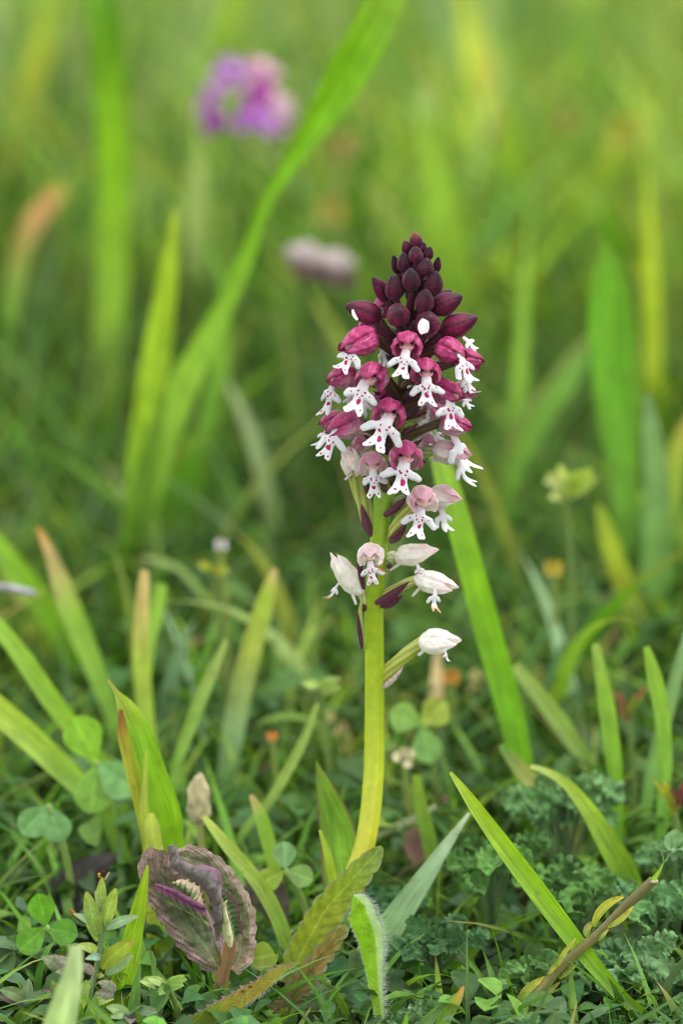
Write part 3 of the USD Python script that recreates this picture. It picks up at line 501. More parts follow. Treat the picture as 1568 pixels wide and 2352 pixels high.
# bracts that stay on the stem below the spike
for a, b, w in (((655, 420), (850, 260), 42), ((500, 1000), (452, 700), 30), ((585, 1108), (860, 930), 44), ((490, 1470), (446, 1140), 24), ((545, 270), (500, 100), 28), ((700, 598), (850, 455), 22)):
    put('bract', bract(at(*R3(*a), -.003), at(*R3(*b), -.006), w * U, (.075, .018, .032), int(w), .05), BUD, orchid)
put('ovary', tube([at(*R3(505, 1470), -.001), at(*R3(478, 1330), -.002), at(*R3(470, 1200), -.002), at(*R3(482, 1090), -.002)], np.array([10, 17, 17, 10]) * U, (.34, .42, .08), sides=16, ridges=6, rdepth=.1, n=20), STEM, orchid)
put('dried_petal', leaf([at(*R3(600, 815), -.0125), at(*R3(645, 845), -.0128), at(*R3(690, 872), -.0125)], 16 * U, 16 * U, (.42, .20, .07), nu=16, nv=7, fold=.6), DRY, orchid, label='brown shrivelled petal')
# leaf at the foot
ol = np.array([at(798, 2120, -.004), at(792, 2040, -.001), at(783, 1960, .001), at(765, 1870, .003), at(742, 1800, .004), at(725, 1746, .005)])
put('leaf', leaf(ol, .0052, .0052, [(.16, .32, .05), (.17, .33, .03), (.13, .27, .02), (.16, .26, .03)], fold=.35, nu=60, nv=19, shape=lambda t: np.clip(1 - t ** 2.4, 0, 1) * (.75 + .25 * np.minimum(t * 3, 1)), edge=(.17, .06, .06), edgew=.93), GRASS, orchid)

# ================================================================ grass blades one can tell apart
def blade(label, pts, Y0, Y1, col, twist=0.0, fold=.35, edge=None, sway=.5, n=30, cat='grass blade', name='grass_blade', mat=GRASS, mid=.12):
    if min(Y0, Y1) >= .1: Y0, Y1 = Y0 * 1.35, Y1 * 1.35
    Q = pxpath(pts, Y0, Y1, sway=sway); base = Q[-1, :3].copy(); base[2] = 0
    m = ribbon(Q, col, twist, fold, 7, n, edge, mid=mid)
    return put(name, (m[0], m[1], m[2], m[3]), mat, T('/World', (0, 0, 0)), label=label, cat=cat)
blade('long bright grass blade slanting across the upper picture to the top edge', [(905, -40, 88), (800, 165, 92), (722, 295, 64), (655, 395, 40), (607, 472, 26), (572, 585, 36), (522, 695, 44), (452, 830, 62), (392, 960, 80), (350, 1080, 78), (315, 1210, 66), (290, 1400, 50)], .11, .15, [BRIGHT, (.15, .36, .012), (.16, .37, .015), BRIGHT, MIDG], twist=[.2, .1, .7, .4, .1, 0])
blade('broad pale green blade rising just left of the slanting blade', [(402, 480, 14), (378, 690, 56), (350, 880, 70), (332, 1040, 74), (316, 1220, 56), (298, 1450, 40)], .13, .15, [YEL, (.28, .42, .03), (.24, .40, .03), MIDG])
blade('tall upright blurred blade at the left reaching the top edge', [(228, -60, 74), (248, 140, 84), (263, 360, 80), (260, 560, 76), (250, 760, 70), (235, 930, 58), (220, 1080, 44)], .24, .26, [MIDG, DEEP, (.18, .36, .015), BRIGHT, MIDG])
blade('pale blurred blade under the purple flower', [(452, 330, 12), (452, 480, 56), (450, 680, 56), (440, 900, 44)], .28, .32, [PALE, PALE, (.24, .35, .09)])
blade('wide upright green blade in the right of the picture with rounded tip', [(1390, 555, 12), (1398, 640, 76), (1406, 790, 112), (1418, 940, 98), (1432, 1090, 72), (1440, 1260, 56), (1446, 1420, 44)], .13, .15, [(.16, .33, .04), (.13, .33, .03), (.12, .31, .03), MIDG, DARKG], fold=.25)
blade('bluish green blade near the right edge with rounded tip', [(1486, 905, 10), (1498, 1000, 46), (1508, 1130, 60), (1506, 1290, 64), (1492, 1450, 50)], .11, .12, [GLAUC, (.19, .33, .13), (.15, .29, .09), MIDG])
blade('yellowish blurred blade with yellow tip leaning left in the right background', [(1432, 270, 20), (1400, 380, 62), (1320, 560, 60), (1250, 720, 50), (1195, 880, 40)], .40, .42, [(.38, .42, .04), (.28, .40, .04), BRIGHT, MIDG])
blade('bright upright blurred blade to the upper right of the orchid tip', [(1176, 270, 30), (1172, 380, 74), (1160, 540, 66), (1150, 720, 54)], .38, .40, [BRIGHT, (.25, .40, .02), MIDG])
blade('broad pale blurred blade directly behind the dark orchid buds', [(975, 200, 26), (992, 360, 76), (1026, 560, 96), (1062, 740, 88), (1102, 930, 80), (1130, 1110, 60)], .29, .30, [PALE, (.23, .38, .05), (.24, .40, .04), (.2, .36, .04), MIDG])
blade('pale arching blurred blade in the top right background', [(1090, 60, 30), (1130, 170, 70), (1165, 290, 66), (1180, 480, 50)], .52, .54, [PALE, PALE, MIDG])
blade('greyish blurred blade leaning right at the top of the picture', [(1000, -30, 50), (1035, 110, 60), (1075, 260, 60), (1100, 420, 50)], .58, .60, [GLAUC, GLAUC, MIDG])
blade('tall green blade passing right behind the orchid stem', [(985, 990, 18), (1030, 1120, 54), (1072, 1270, 58), (1115, 1430, 62), (1160, 1590, 62), (1196, 1740, 52), (1214, 1830, 48)], .055, .045, [(.19, .33, .05), BRIGHT, (.17, .37, .012), (.13, .32, .012), DEEP], fold=.3)
blade('yellowish straight blade left of the orchid stem at mid height', [(632, 1305, 14), (604, 1400, 44), (572, 1510, 50), (545, 1630, 52), (520, 1790, 44)], .075, .07, [STRAW, YEL, (.30, .36, .07), GLAUC, MIDG])
blade('blade with straw coloured tip standing left between clover and stem', [(332, 1310, 20), (326, 1400, 34), (324, 1500, 42), (332, 1610, 40), (345, 1720, 32)], .07, .06, [STRAW, (.46, .36, .13), YEL, (.26, .40, .05), MIDG])
blade('blade with orange tip at the left edge of the picture', [(88, 1212, 10), (122, 1290, 30), (166, 1410, 54), (214, 1530, 46), (255, 1640, 36)], .10, .09, [ORANGE, STRAW, BRIGHT, (.19, .35, .05), MIDG])
blade('bright narrow blade leaning left across the left edge', [(-40, 1400, 30), (30, 1480, 40), (105, 1590, 44), (180, 1690, 40), (260, 1800, 30)], .05, .045, [BRIGHT, BRIGHT, (.19, .35, .02), MIDG])
blade('wide yellow green blade sloping in from the left edge towards the clover', [(-50, 1590, 50), (30, 1660, 60), (100, 1725, 58), (170, 1790, 54), (230, 1850, 40)], .038, .03, [YEL, (.28, .41, .04), BRIGHT, MIDG])
blade('thin curved blade left of the orchid stem ending in mid air', [(728, 1615, 10), (706, 1680, 20), (662, 1768, 24), (612, 1850, 22), (560, 1910, 18)], .035, .03, [(.25, .36, .08), (.25, .36, .08), MIDG])
blade('smooth bright blade in the lower right crossing the broken stem', [(1034, 1774, 7), (1062, 1812, 20), (1100, 1866, 32), (1160, 1948, 42), (1232, 2044, 47), (1304, 2140, 44), (1366, 2220, 36), (1430, 2292, 28), (1500, 2352, 24), (1560, 2420, 20)], -.018, -.046, [YEL, (.28, .42, .02), (.22, .40, .012), (.17, .34, .012), (.12, .26, .015)], fold=.45, twist=.15, n=50)
blade('curving blade with pale tip behind the smooth bright blade at lower right', [(1218, 1760, 9), (1284, 1788, 22), (1340, 1846, 34), (1388, 1922, 50), (1432, 2000, 58), (1460, 2070, 50)], .012, .005, [(.42, .50, .16), (.30, .42, .05), (.20, .36, .025), DEEP])
blade('bluish white blade leaning right at the foot of the orchid', [(1077, 1868, 6), (1022, 1946, 26), (964, 2032, 46), (904, 2118, 62), (842, 2208, 68), (790, 2290, 60)], .004, -.022, [(.42, .50, .33), (.33, .44, .27), (.24, .38, .20), (.17, .30, .12), (.14, .26, .09)], fold=.3)
blade('sharp bright blade beside the purple leaved shoot at lower left', [(339, 1988, 5), (327, 2050, 26), (308, 2140, 44), (288, 2230, 56), (266, 2330, 68), (250, 2420, 70)], -.030, -.036, [(.30, .44, .03), (.26, .42, .012), (.22, .40, .012), (.20, .38, .015)], fold=.3)
blade('pale blurred blade tip in the very front at the lower left corner', [(176, 2172, 26), (168, 2230, 44), (152, 2300, 62), (130, 2380, 76), (120, 2440, 70)], -.085, -.088, [(.42, .54, .28), (.36, .50, .20), (.27, .44, .10)])
blade('broad leaf blade with thin curled tip left of the orchid foot', [(248, 1562, 5), (266, 1588, 10), (286, 1620, 40), (318, 1690, 66), (346, 1780, 76), (376, 1870, 80), (392, 1950, 58)], .002, .0, [(.40, .36, .10), YEL, (.17, .35, .02), (.19, .38, .012), (.17, .36, .012), (.15, .30, .012)], fold=.3, n=44)
blade('narrow yellowish sheath with brown tip beside the curled broad leaf', [(278, 1630, 8), (280, 1670, 24), (300, 1760, 30), (322, 1850, 30), (338, 1935, 26)], -.001, -.002, [RUST, (.36, .36, .04), (.34, .42, .05), (.30, .40, .04)], fold=.8)
blade('small yellow spear standing at the base of the curled leaf', [(336, 1722, 6), (332, 1790, 16), (330, 1860, 18), (334, 1930, 16)], -.003, -.003, [YEL, (.40, .46, .08), (.34, .42, .06)])
blade('short rounded yellow green sheath above the purple leaved shoot', [(345, 1868, 16), (350, 1910, 38), (358, 1960, 40), (366, 2010, 34)], -.005, -.006, [(.46, .52, .10), (.38, .47, .06), BRIGHT])
blade('yellowed slim blade with orange streak right of the curled leaf', [(400, 1830, 8), (398, 1880, 26), (392, 1940, 34), (386, 2010, 30)], .004, .003, [ORANGE, STRAW, YEL, BRIGHT])
blade('pale straight blade slanting right above the serrated leaves', [(468, 1876, 12), (518, 1938, 28), (576, 2006, 34), (624, 2080, 36), (652, 2150, 34), (668, 2215, 30)], .0, -.012, [(.42, .50, .12), (.33, .45, .07), (.25, .38, .05), MIDG])
blade('short upright blade between the pale slanting blade and the orchid leaf', [(576, 1826, 10), (600, 1880, 30), (618, 1940, 34), (632, 2010, 30)], .016, .012, [STRAW, BRIGHT, BRIGHT, MIDG])
blade('tiny yellow blade tip against the orchid leaf', [(734, 1907, 6), (750, 1956, 17), (763, 2008, 22), (772, 2070, 20)], -.012, -.013, [YEL, (.30, .41, .03), BRIGHT])
blade('slender green blade in the right cluster, leftmost of its pair', [(1366, 1478, 16), (1384, 1570, 34), (1400, 1670, 38), (1412, 1780, 34), (1418, 1880, 28)], .035, .03, [(.28, .42, .08), BRIGHT, (.17, .36, .03), MIDG])
blade('slender green blade close to the right edge with pointed tip', [(1484, 1486, 14), (1504, 1560, 34), (1522, 1660, 38), (1526, 1770, 34), (1520, 1880, 28)], .03, .025, [BRIGHT, (.22, .39, .04), (.17, .36, .05), MIDG])
blade('bluish blade leaning right off the right edge', [(1600, 1400, 18), (1560, 1530, 30), (1520, 1680, 34), (1490, 1810, 30)], .045, .04, [GLAUC, (.17, .30, .10), MIDG])
blade('olive blade leaning left behind the right cluster', [(1182, 1528, 24), (1240, 1600, 38), (1300, 1680, 40), (1352, 1760, 34)], .07, .06, [(.26, .36, .08), (.21, .33, .06), DARKG])
blade('blade fading into the leaf rosette with a faded orange side at lower right', [(1150, 1712, 14), (1190, 1760, 34), (1240, 1815, 40), (1290, 1870, 34)], .035, .03, [MIDG, (.26, .30, .07), (.30, .28, .10), MIDG])
blade('small pointed blade at the bottom edge right of the hairy leaf', [(1064, 2266, 5), (1048, 2300, 22), (1022, 2340, 30), (1000, 2400, 34)], -.047, -.05, [ORANGE, (.20, .38, .04), (.16, .32, .05)], fold=.5)
blade('bluish folded blade at the bottom edge beside the small pointed blade', [(1052, 2282, 5), (1010, 2318, 20), (970, 2362, 28), (940, 2410, 28)], -.046, -.05, [(.16, .28, .08), (.14, .27, .08)], fold=.6)
blade('dark green blurred blade leaning right in the middle right background', [(1345, 815, 26), (1290, 895, 46), (1230, 985, 46), (1180, 1080, 36)], .17, .16, [MIDG, (.12, .27, .02), DARKG])
blade('yellowish blurred blade in the top left corner', [(120, -20, 36), (92, 110, 52), (56, 260, 52), (20, 420, 42), (-10, 600, 36)], .44, .46, [YEL, (.36, .40, .05), (.27, .36, .05)])
blade('dried salmon coloured blade tip at the left edge', [(150, 420, 20), (118, 455, 46), (78, 508, 50), (48, 570, 42), (30, 680, 36), (14, 820, 30)], .24, .25, [YEL, (.46, .25, .12), (.38, .24, .10), (.22, .32, .07), MIDG, MIDG, DARKG], fold=.2)
blade('dark green broad blade low at the left edge', [(-30, 1215, 30), (20, 1290, 52), (72, 1355, 56), (120, 1430, 50), (150, 1500, 40)], .10, .10, [BRIGHT, (.16, .33, .02), DEEP])
blade('bright blurred blade leaning right in the far right corner', [(1600, 420, 20), (1530, 600, 60), (1470, 760, 60), (1440, 900, 46)], .33, .34, [BRIGHT, MIDG, DARKG])
blade('deep green blade leaning left near the right edge', [(1380, 480, 20), (1430, 590, 62), (1490, 720, 64), (1540, 860, 50)], .30, .31, [(.13, .3, .02), DEEP, DEEP])
blade('pale yellow green blade low in the middle right background', [(1375, 1160, 12), (1398, 1240, 42), (1430, 1340, 46), (1470, 1450, 40)], .11, .11, [YEL, (.33, .40, .03), MIDG])
blade('orange tinged blade cut by the right edge', [(1590, 950, 14), (1560, 1030, 44), (1545, 1130, 40), (1540, 1280, 34)], .14, .14, [(.38, .28, .06), (.30, .38, .05), MIDG, MIDG])
blade('tall green blade between the two leftmost upright blades', [(470, 560, 16), (520, 700, 26), (500, 860, 44), (470, 1000, 44), (455, 1150, 36)], .18, .19, [MIDG, (.17, .34, .04), DARKG])
blade('broad dark green leaf blade behind the slanting blade', [(440, 1000, 30), (428, 1090, 90), (410, 1180, 104), (385, 1270, 84), (370, 1360, 60)], .18, .18, [(.13, .28, .02), DEEP, DEEP, DARKG], fold=.2)
blade('thin arched stalk with pale tip left of the orchid', [(330, 1282, 8), (400, 1300, 14), (470, 1370, 16), (540, 1450, 16), (610, 1530, 14)], .11, .10, [PALE, (.18, .33, .06), MIDG])
blade('straight olive blade pointing at the orchid foot from the left', [(520, 1470, 12), (480, 1560, 28), (440, 1660, 30), (405, 1760, 26)], .05, .045, [(.26, .34, .10), (.20, .33, .06), MIDG])
blade('bright blade tip right of the clover top', [(372, 1340, 22), (358, 1400, 40), (340, 1480, 36), (332, 1560, 30)], .085, .08, [(.25, .42, .05), (.2, .38, .05), MIDG])
blade('small pale blade behind the orchid foot on the right', [(1000, 1850, 10), (950, 1880, 16), (900, 1905, 16), (860, 1925, 14)], .03, .028, [(.33, .36, .22), (.3, .34, .2), MIDG], sway=.2)
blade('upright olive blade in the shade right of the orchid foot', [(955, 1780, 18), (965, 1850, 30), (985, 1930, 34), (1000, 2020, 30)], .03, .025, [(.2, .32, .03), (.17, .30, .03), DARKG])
blade('bright green blade leaning right in the upper left background', [(540, -40, 30), (500, 120, 60), (440, 300, 60), (400, 460, 46)], .50, .52, [(.28, .40, .05), BRIGHT, MIDG])
blade('green blurred blade standing in the top right corner', [(1330, -60, 40), (1340, 120, 56), (1330, 300, 56), (1320, 470, 44)], .55, .56, [(.24, .36, .08), MIDG, MIDG])
blade('upright blurred blade above the dry seed head', [(720, 420, 14), (706, 540, 40), (690, 700, 44), (680, 880, 36)], .34, .35, [MIDG, BRIGHT, DARKG])

# ================================================================ other plants
def leafthing(name, label, cat, base): b = np.array(base, float); b[2] = 0; return thing(name, label, cat, b)
ell = lambda t: np.sin(np.pi * np.clip(t, 0, 1) ** .9) ** .75
obo = lambda t: np.clip(np.sin(np.pi * np.clip(t, 0, 1) ** 1.5), 0, 1) ** .65
# purple flower far left
pf = at(560, 330, .36)
t = leafthing('purple_flower', 'blurred purple flower head on a thin stalk in the upper left background', 'flower', pf)
put('stem', tube([at(548, 235, .36), at(540, 330, .36), at(520, 560, .365), [*at(500, 900, .37)[:2], 0]], [.0012, .0012, .0014, .0016], (.16, .26, .04), n=24), STEM, t)
for i, (a, b, sx, sy, cl, dz) in enumerate([(470, 222, 36, 36, (.42, .16, .56), 0), (492, 280, 34, 60, (.33, .06, .44), -.002), (530, 155, 44, 44, (.46, .20, .68), 0), (512, 195, 40, 40, (.42, .20, .55), -.003), (606, 150, 44, 38, (.58, .30, .55), 0), (598, 205, 40, 46, (.38, .05, .42), -.003), (590, 272, 44, 42, (.44, .13, .68), -.004), (632, 232, 44, 60, (.60, .38, .60), -.002), (648, 268, 34, 34, (.44, .14, .56), 0), (570, 170, 30, 34, (.36, .2, .42), .004)]):
    c = at(560 + (a - 560) * .92, 220 + (b - 220) * .95, .36 + dz); cl = tuple(np.array(cl) * [1.08, 1.25, .85]); w = unit_at(c)
    h = put('floret', ball(c, (sx * w * .42, .004, sy * w * .48), cl, 3, .35, i), PETAL, t)
    for k in range(7):
        an = rng.uniform(0, 6.3); d = np.array([math.cos(an), -.5, math.sin(an)])
        put('petal', leaf([c, c + d * sx * w * .5, c + d * sx * w * 1.15 - [0, .0, .001]], sx * w * .34, sx * w * .34, np.array(cl) * rng.uniform(.8, 1.15), nu=12, nv=7, fold=.2), PETAL, h)
# dry head lying in the grass
d0, d1 = at(655, 578, .27), at(815, 612, .27); w = unit_at(d0)
t = leafthing('dry_seed_head', 'grey brown withered seed head lying across the grass behind the orchid', 'dead plant', (d0 + d1) / 2)
put('head', tube([d0, d0 * .7 + d1 * .3, d0 * .5 + d1 * .5, d0 * .25 + d1 * .75, d1], np.array([10, 32, 22, 30, 12]) * w, [(.36, .27, .25), (.50, .41, .42), (.34, .27, .24), (.48, .43, .38), (.46, .40, .32)] if False else (.30, .25, .24), sides=28, n=50, lump=.5, seed=4), DRY, t)
put('stalk', tube([d0 * .9 + d1 * .1 + [0, .003, -.004], (d0 + d1) / 2 + [0, .006, -.02], [(d0 + d1)[0] / 2, d0[1] + .01, -.002]], [.0009, .0009, .0010], (.10, .14, .04), n=16), DRY, t)
put('bract', join([leaf([d0 * (1 - s) + d1 * s + [0, -.003, -.003], d0 * (1 - s) + d1 * s + [.002, -.004, -.004], d0 * (1 - s) + d1 * s + [.004, -.003, -.006]], .0022, .0022, (.09, .055, .05), nu=14, nv=5) for s in (.1, .25, .4, .55, .7, .85)]), DRY, t)
# clover leaves
def clover(label, px, py, Y, size, cols, tilt, root=None):
    c = at(px, py, Y); t = leafthing('clover', label, 'clover', [*(root or (c[0] + .004, c[1] + .004)), 0]); w = unit_at(c) * size
    put('leaf_stalk', tube([c, (c + t.org) / 2 + [.001, -.001, .004], t.org], .0007, (.20, .30, .07), n=16), STEM, t)
    for k, (dx, dz, dy) in enumerate(tilt):
        d = np.array([dx, dy, dz], float); d = nz(d)
        put('leaflet', leaf([c, c + d * w * .55, c + d * w], w * .40, w * .40, cols[k % len(cols)], nu=26, nv=13, fold=.25, shape=obo, noise=.08, seed=k), LEAF, t)
clover('large clover with bright folded leaflets at the left', 222, 1752, .032, 118, [(.20, .40, .03), (.15, .32, .10), (.20, .38, .06)], [(-.5, 1, .2), (.9, -.55, -.4), (-.1, -1, -.4)])
clover('small round clover leaf left of the orchid leaf', 655, 2000, -.004, 70, [(.20, .36, .16), (.2, .34, .1), (.24, .36, .05)], [(-.05, 1, .1), (.9, -.2, -.3), (-.8, -.4, -.2)])
clover('yellow green square clover leaf right of the stem', 968, 1665, .055, 92, [(.22, .38, .09), (.32, .40, .08), (.18, .35, .09)], [(-.7, .4, -.3), (.6, .7, -.3), (.2, -.8, -.4)])
clover('green clover behind the glossy seedling at lower left', 105, 2130, -.022, 82, [(.11, .30, .02), (.10, .26, .03), (.12, .3, .03)], [(-.2, 1, .1), (.8, -.1, -.3), (-.7, -.6, -.2)])
clover('bluish leaf drooping below the large clover', 110, 1850, .012, 90, [(.16, .33, .12), (.14, .3, .1)], [(.35, -.9, -.2), (-.5, -.5, -.3)])
clover('green clover leaf in the shade under the purple leaved shoot', 560, 2205, -.018, 90, [(.30, .40, .07), (.26, .38, .07)], [(.8, .25, -.3), (-.6, -.3, -.4)])
# small flowers and shoots in the blur
def bloom(label, px, py, Y, r, col, name='small_flower', cat='flower', leafc=MIDG, np_=5):
    c = at(px, py, Y); t = leafthing(name, label, cat, [c[0] + .004, c[1] + .003, 0]); w = unit_at(c) * r
    put('stem', tube([c, (c + t.org) / 2 + [-.001, 0, .003], t.org], .0006, (.2, .26, .06), n=14), STEM, t)
    for k in range(np_):
        a = k * 2 * np.pi / np_ + .3; d = nz([math.cos(a), -.5, math.sin(a) * .8 + .2])
        put('petal', leaf([c, c + d * w * .6, c + d * w * 1.05 + [0, 0, -w * .1]], w * .42, w * .42, np.array(col) * rng.uniform(.85, 1.1), nu=14, nv=9, fold=.15, shape=obo), PETAL, t)
    put('flower_centre', ball(c + [0, -w * .3, 0], w * .28, np.array(col) * .7, 2), PETAL, t)
bloom('orange blossom spot right of the stem near the lone lowest flower', 1036, 1552, .09, 22, (.46, .22, .03))
bloom('yellow blossom spot in the middle right distance', 1270, 1302, .12, 24, (.45, .36, .04))
bloom('white round flower on a thin stalk left of the orchid', 508, 1248, .10, 18, (.46, .45, .42))
bloom('orange blossom spot low at the left of the stem', 625, 1690, .05, 14, (.55, .22, .04))
bloom('cream flower bud with orange base right of the stem', 928, 1735, .04, 30, (.48, .46, .26), np_=4)
bloom('yellow blossom high in the right background', 1440, 300, .5, 54, (.38, .38, .04))
bloom('orange blossom high behind the slanting blade', 785, 330, .5, 44, (.29, .24, .06))
bloom('reddish blossom in the upper right blur', 1300, 270, .55, 26, (.27, .17, .05))
bloom('yellow blossom above the dry seed head', 760, 480, .4, 40, (.33, .30, .05))
def shoot(label, px, py, Y, size, cols, n, name='leafy_shoot', up=.5, seed=0, h=None, wd=.22, mat=LEAF):
    r = np.random.default_rng(seed); c = at(px, py, Y); t = leafthing(name, label, 'plant', [c[0] + .002, c[1] + .003, 0]); w = unit_at(c) * size
    put('stem', tube([c, (c + t.org) / 2 + [.001, 0, .001], t.org], .0006, (.13, .20, .05), n=12), STEM, t)
    for k in range(n):
        a = k * 2.4 + r.uniform(-.3, .3); d = nz([math.cos(a), -.35 + .5 * math.sin(a), up + r.normal(0, .2)]); L = w * r.uniform(.7, 1.05)
        b = c - np.array([0, 0, 1.0]) * w * .10 * (k % 4)
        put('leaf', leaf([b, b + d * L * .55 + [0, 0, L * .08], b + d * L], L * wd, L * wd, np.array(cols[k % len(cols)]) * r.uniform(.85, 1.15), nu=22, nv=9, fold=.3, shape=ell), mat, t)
    return t
shoot('yellow green leafy shoot with pale tip in the middle right blur', 1300, 1120, .11, 84, [(.34, .43, .09), (.40, .46, .16), (.27, .38, .05)], 9, seed=2)
shoot('yellow green sprig at the left under the white round flower', 488, 1310, .10, 44, [(.33, .40, .05), (.42, .36, .06)], 6, seed=3)
shoot('reddish leaved shoot between the blades near the right edge', 1440, 1640, .045, 80, [(.22, .10, .06), (.24, .13, .07), (.20, .26, .05)], 8, seed=4, up=1.6, wd=.11)
shoot('red and yellow leaved shoot at the right edge', 1545, 1850, .01, 90, [(.25, .10, .07), (.32, .36, .04), (.20, .08, .06)], 9, seed=5, up=1.6, wd=.12)
shoot('pale green shoot left of the stem foot', 735, 1580, .05, 60, [(.30, .40, .12), (.27, .38, .09)], 6, seed=7)
shoot('grey green leafy rosette in the lower left corner', 60, 2300, -.04, 80, [(.14, .20, .09), (.18, .14, .12)], 7, seed=8, up=.35, mat=WOOL)
shoot('yellow green leafy sprig under the purple leaved shoot', 380, 2265, -.045, 62, [(.26, .40, .09), (.33, .45, .15), (.2, .33, .08)], 7, seed=9, up=.35)
shoot('bluish leafy sprig at the bottom edge left of centre', 300, 2330, -.05, 66, [(.20, .30, .16), (.24, .36, .15), (.22, .2, .17)], 7, seed=10, up=.3)
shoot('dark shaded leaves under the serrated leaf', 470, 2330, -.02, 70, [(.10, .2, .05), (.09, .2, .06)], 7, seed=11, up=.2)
# cream seed head
c = at(456, 1842, .012); t = leafthing('cream_seed_head', 'cream coloured fuzzy seed head left of the orchid foot', 'seed head', c + [.002, .001, 0]); w = unit_at(c)
put('head', ball(c, (26 * w, 20 * w, 60 * w), (.52, .45, .26), 3, .4, 3), DRY, t); put('stalk', tube([c - [0, 0, 50 * w], t.org], .0007, (.3, .3, .1), n=8), STEM, t)
# grey twig at left edge, dark twig
a, b = at(-60, 1352, .085), at(76, 1362, .08); t = leafthing('grey_twig', 'pale grey dead twig poking in from the left edge', 'twig', (a + b) / 2)
put('twig', tube([a, (a + b) / 2 + [0, 0, .0008], b, b + [.0005, 0, -.0005]], [.0008, .0009, .0008, .0002], (.30, .29, .31), sides=14, n=24, lump=.25), DRY, t)
put('prop', tube([a + [.002, .001, 0], a + [.0, .004, -.02], [a[0], a[1] + .006, -.002]], .0010, (.25, .22, .2), n=10), DRY, t)
# dead brown leaf behind the seedling
pts = [at(30, 2230, .006), at(110, 2120, .012), at(200, 2010, .016), at(270, 1960, .018)]
t = leafthing('dead_leaf', 'dark grey brown dead leaf lying behind the seedling at lower left', 'dead leaf', pts[0])
put('blade', leaf(pts, .0055, .0055, (.050, .045, .042), nu=40, nv=13, fold=-.2, noise=.2, shape=ell, seed=3), DRY, t)
put('blade', leaf([at(560, 2000, .0), at(620, 2060, .0), at(640, 2150, .0)], .004, .004, (.12, .10, .09), nu=20, nv=9, noise=.2), DRY, thing('dead_leaf', 'small dark dead leaf between the purple shoot and the clover', 'dead leaf', at(640, 2150, .0)))

# ---- hairy leaf in the foreground
Z3 = lambda x, y, Y: at(516.7 + .3661 * x, 1837.1 + .3661 * y, Y)
hp = [Z3(1000, 1560, -.044), Z3(985, 1400, -.043), Z3(960, 1150, -.041), Z3(952, 1000, -.040), Z3(938, 850, -.039), Z3(898, 740, -.0385), Z3(868, 660, -.038), Z3(805, 606, -.038)]
t = leafthing('hairy_leaf', 'bright green spoon shaped leaf with white hairs at the bottom centre', 'leaf', hp[0])
u3 = .3661 * .0871e-3 * .96
hw_l = lambda s: np.interp(s, [0, .2, .45, .6, .75, .88, .96, 1], [.28, .34, .55, .80, 1.0, .98, .7, .12])
hl = leaf(hp, 122 * u3, 64 * u3, [(.20, .38, .02), (.20, .38, .008), (.17, .36, .006), (.18, .37, .006)], nu=90, nv=25, fold=.12, foldr=-.5, shape=hw_l, noise=.03, seed=2)
V = hl[0].reshape(90, 25, 3); Cc = hl[2].reshape(90, 25, 3).copy()
Cc[:, 13:] = mixc(Cc[:, 13:], np.broadcast_to((.33, .46, .22), Cc[:, 13:].shape), np.full(Cc[:, 13:].shape[:2], .85))
bl = put('blade', (hl[0], hl[1], Cc.reshape(-1, 3), hl[3]), LEAF, t)
i = rng.integers(2, 89, 1500); e = rng.random(1500); j = np.where(e < .4, 24, np.where(e < .62, rng.integers(13, 25, 1500), np.where(e < .82, 0, rng.integers(0, 13, 1500))))
P = V[i, j] + (V[np.minimum(i + 1, 89), j] - V[i, j]) * rng.random((1500, 1))
side = np.where(j[:, None] >= 12, 1.0, -1.0)
D = np.array([1.0, 0, 0]) * side * np.where((j == 24) | (j == 0), 1.0, .3)[:, None] + rng.normal(0, .35, (1500, 3)) + np.array([0, -.35, .25])
put('hair', spikes(P, D, rng.uniform(.0005, .0017, 1500) * np.where(j < 13, .4, 1), .000014, (.75, .80, .74)), HAIR, bl, kind='stuff')

# ---- serrated leaves
Z5 = lambda x, y, Y: at(401.9 + .2563 * x, 2066.8 + .2563 * y, Y); u5 = .2563 * .0871e-3 * .96
tips = lambda a: (lambda s: np.clip(np.sin(np.pi * (a + (1 - a) * s) ** .9), 0, 1) ** .7)
S1 = [Z5(60, 1200, -.047), Z5(330, 1120, -.047), Z5(600, 972, -.046), Z5(760, 862, -.045), Z5(940, 692, -.044), Z5(1125, 572, -.043)]
t = leafthing('serrated_leaf', 'olive serrated leaf with brown spots folded lengthwise at the bottom left of centre', 'leaf', S1[0])
lf = leaf(S1, 205 * u5, 120 * u5, [(.15, .24, .03), (.20, .27, .02), (.28, .23, .035), (.27, .24, .03), (.20, .24, .05)], nu=150, nv=25, nser=13, ser=.30, pleat=.05, fold=.15, foldr=-1.9, shape=lambda s: np.interp(s, [0, .1, .3, .55, .8, .93, 1], [.55, .8, 1.0, .92, .62, .35, .06]), edge=(.27, .17, .21), edgew=.93, round_=False, vein=.22, shear=.9)
sb = put('blade', lf, LEAF, t)
Vl = lf[0].reshape(150, 25, 3)
for (x0, y0, a0) in ((605, 838, 26), (670, 805, 22)):
    an = np.linspace(0, 2 * np.pi, 16, endpoint=False); ring = np.array([Z5(x0 + a0 * q * math.cos(a) * (1 + .2 * math.sin(3 * a)), y0 + a0 * .6 * q * math.sin(a), -.0462) for q in (.03, .6, 1) for a in an])
    k = ((ring[:, None] - Vl.reshape(-1, 3)[None]) ** 2).sum(2).argsort(1)[:, :3]; ring[:, 1] = Vl.reshape(-1, 3)[k].mean(1)[:, 1] - .00028
    put('brown_spot', (ring, grid_faces(3, 16, True), mixc((.10, .03, .012), (.20, .08, .02), np.repeat([0, .4, 1], 16))), DRY, sb)
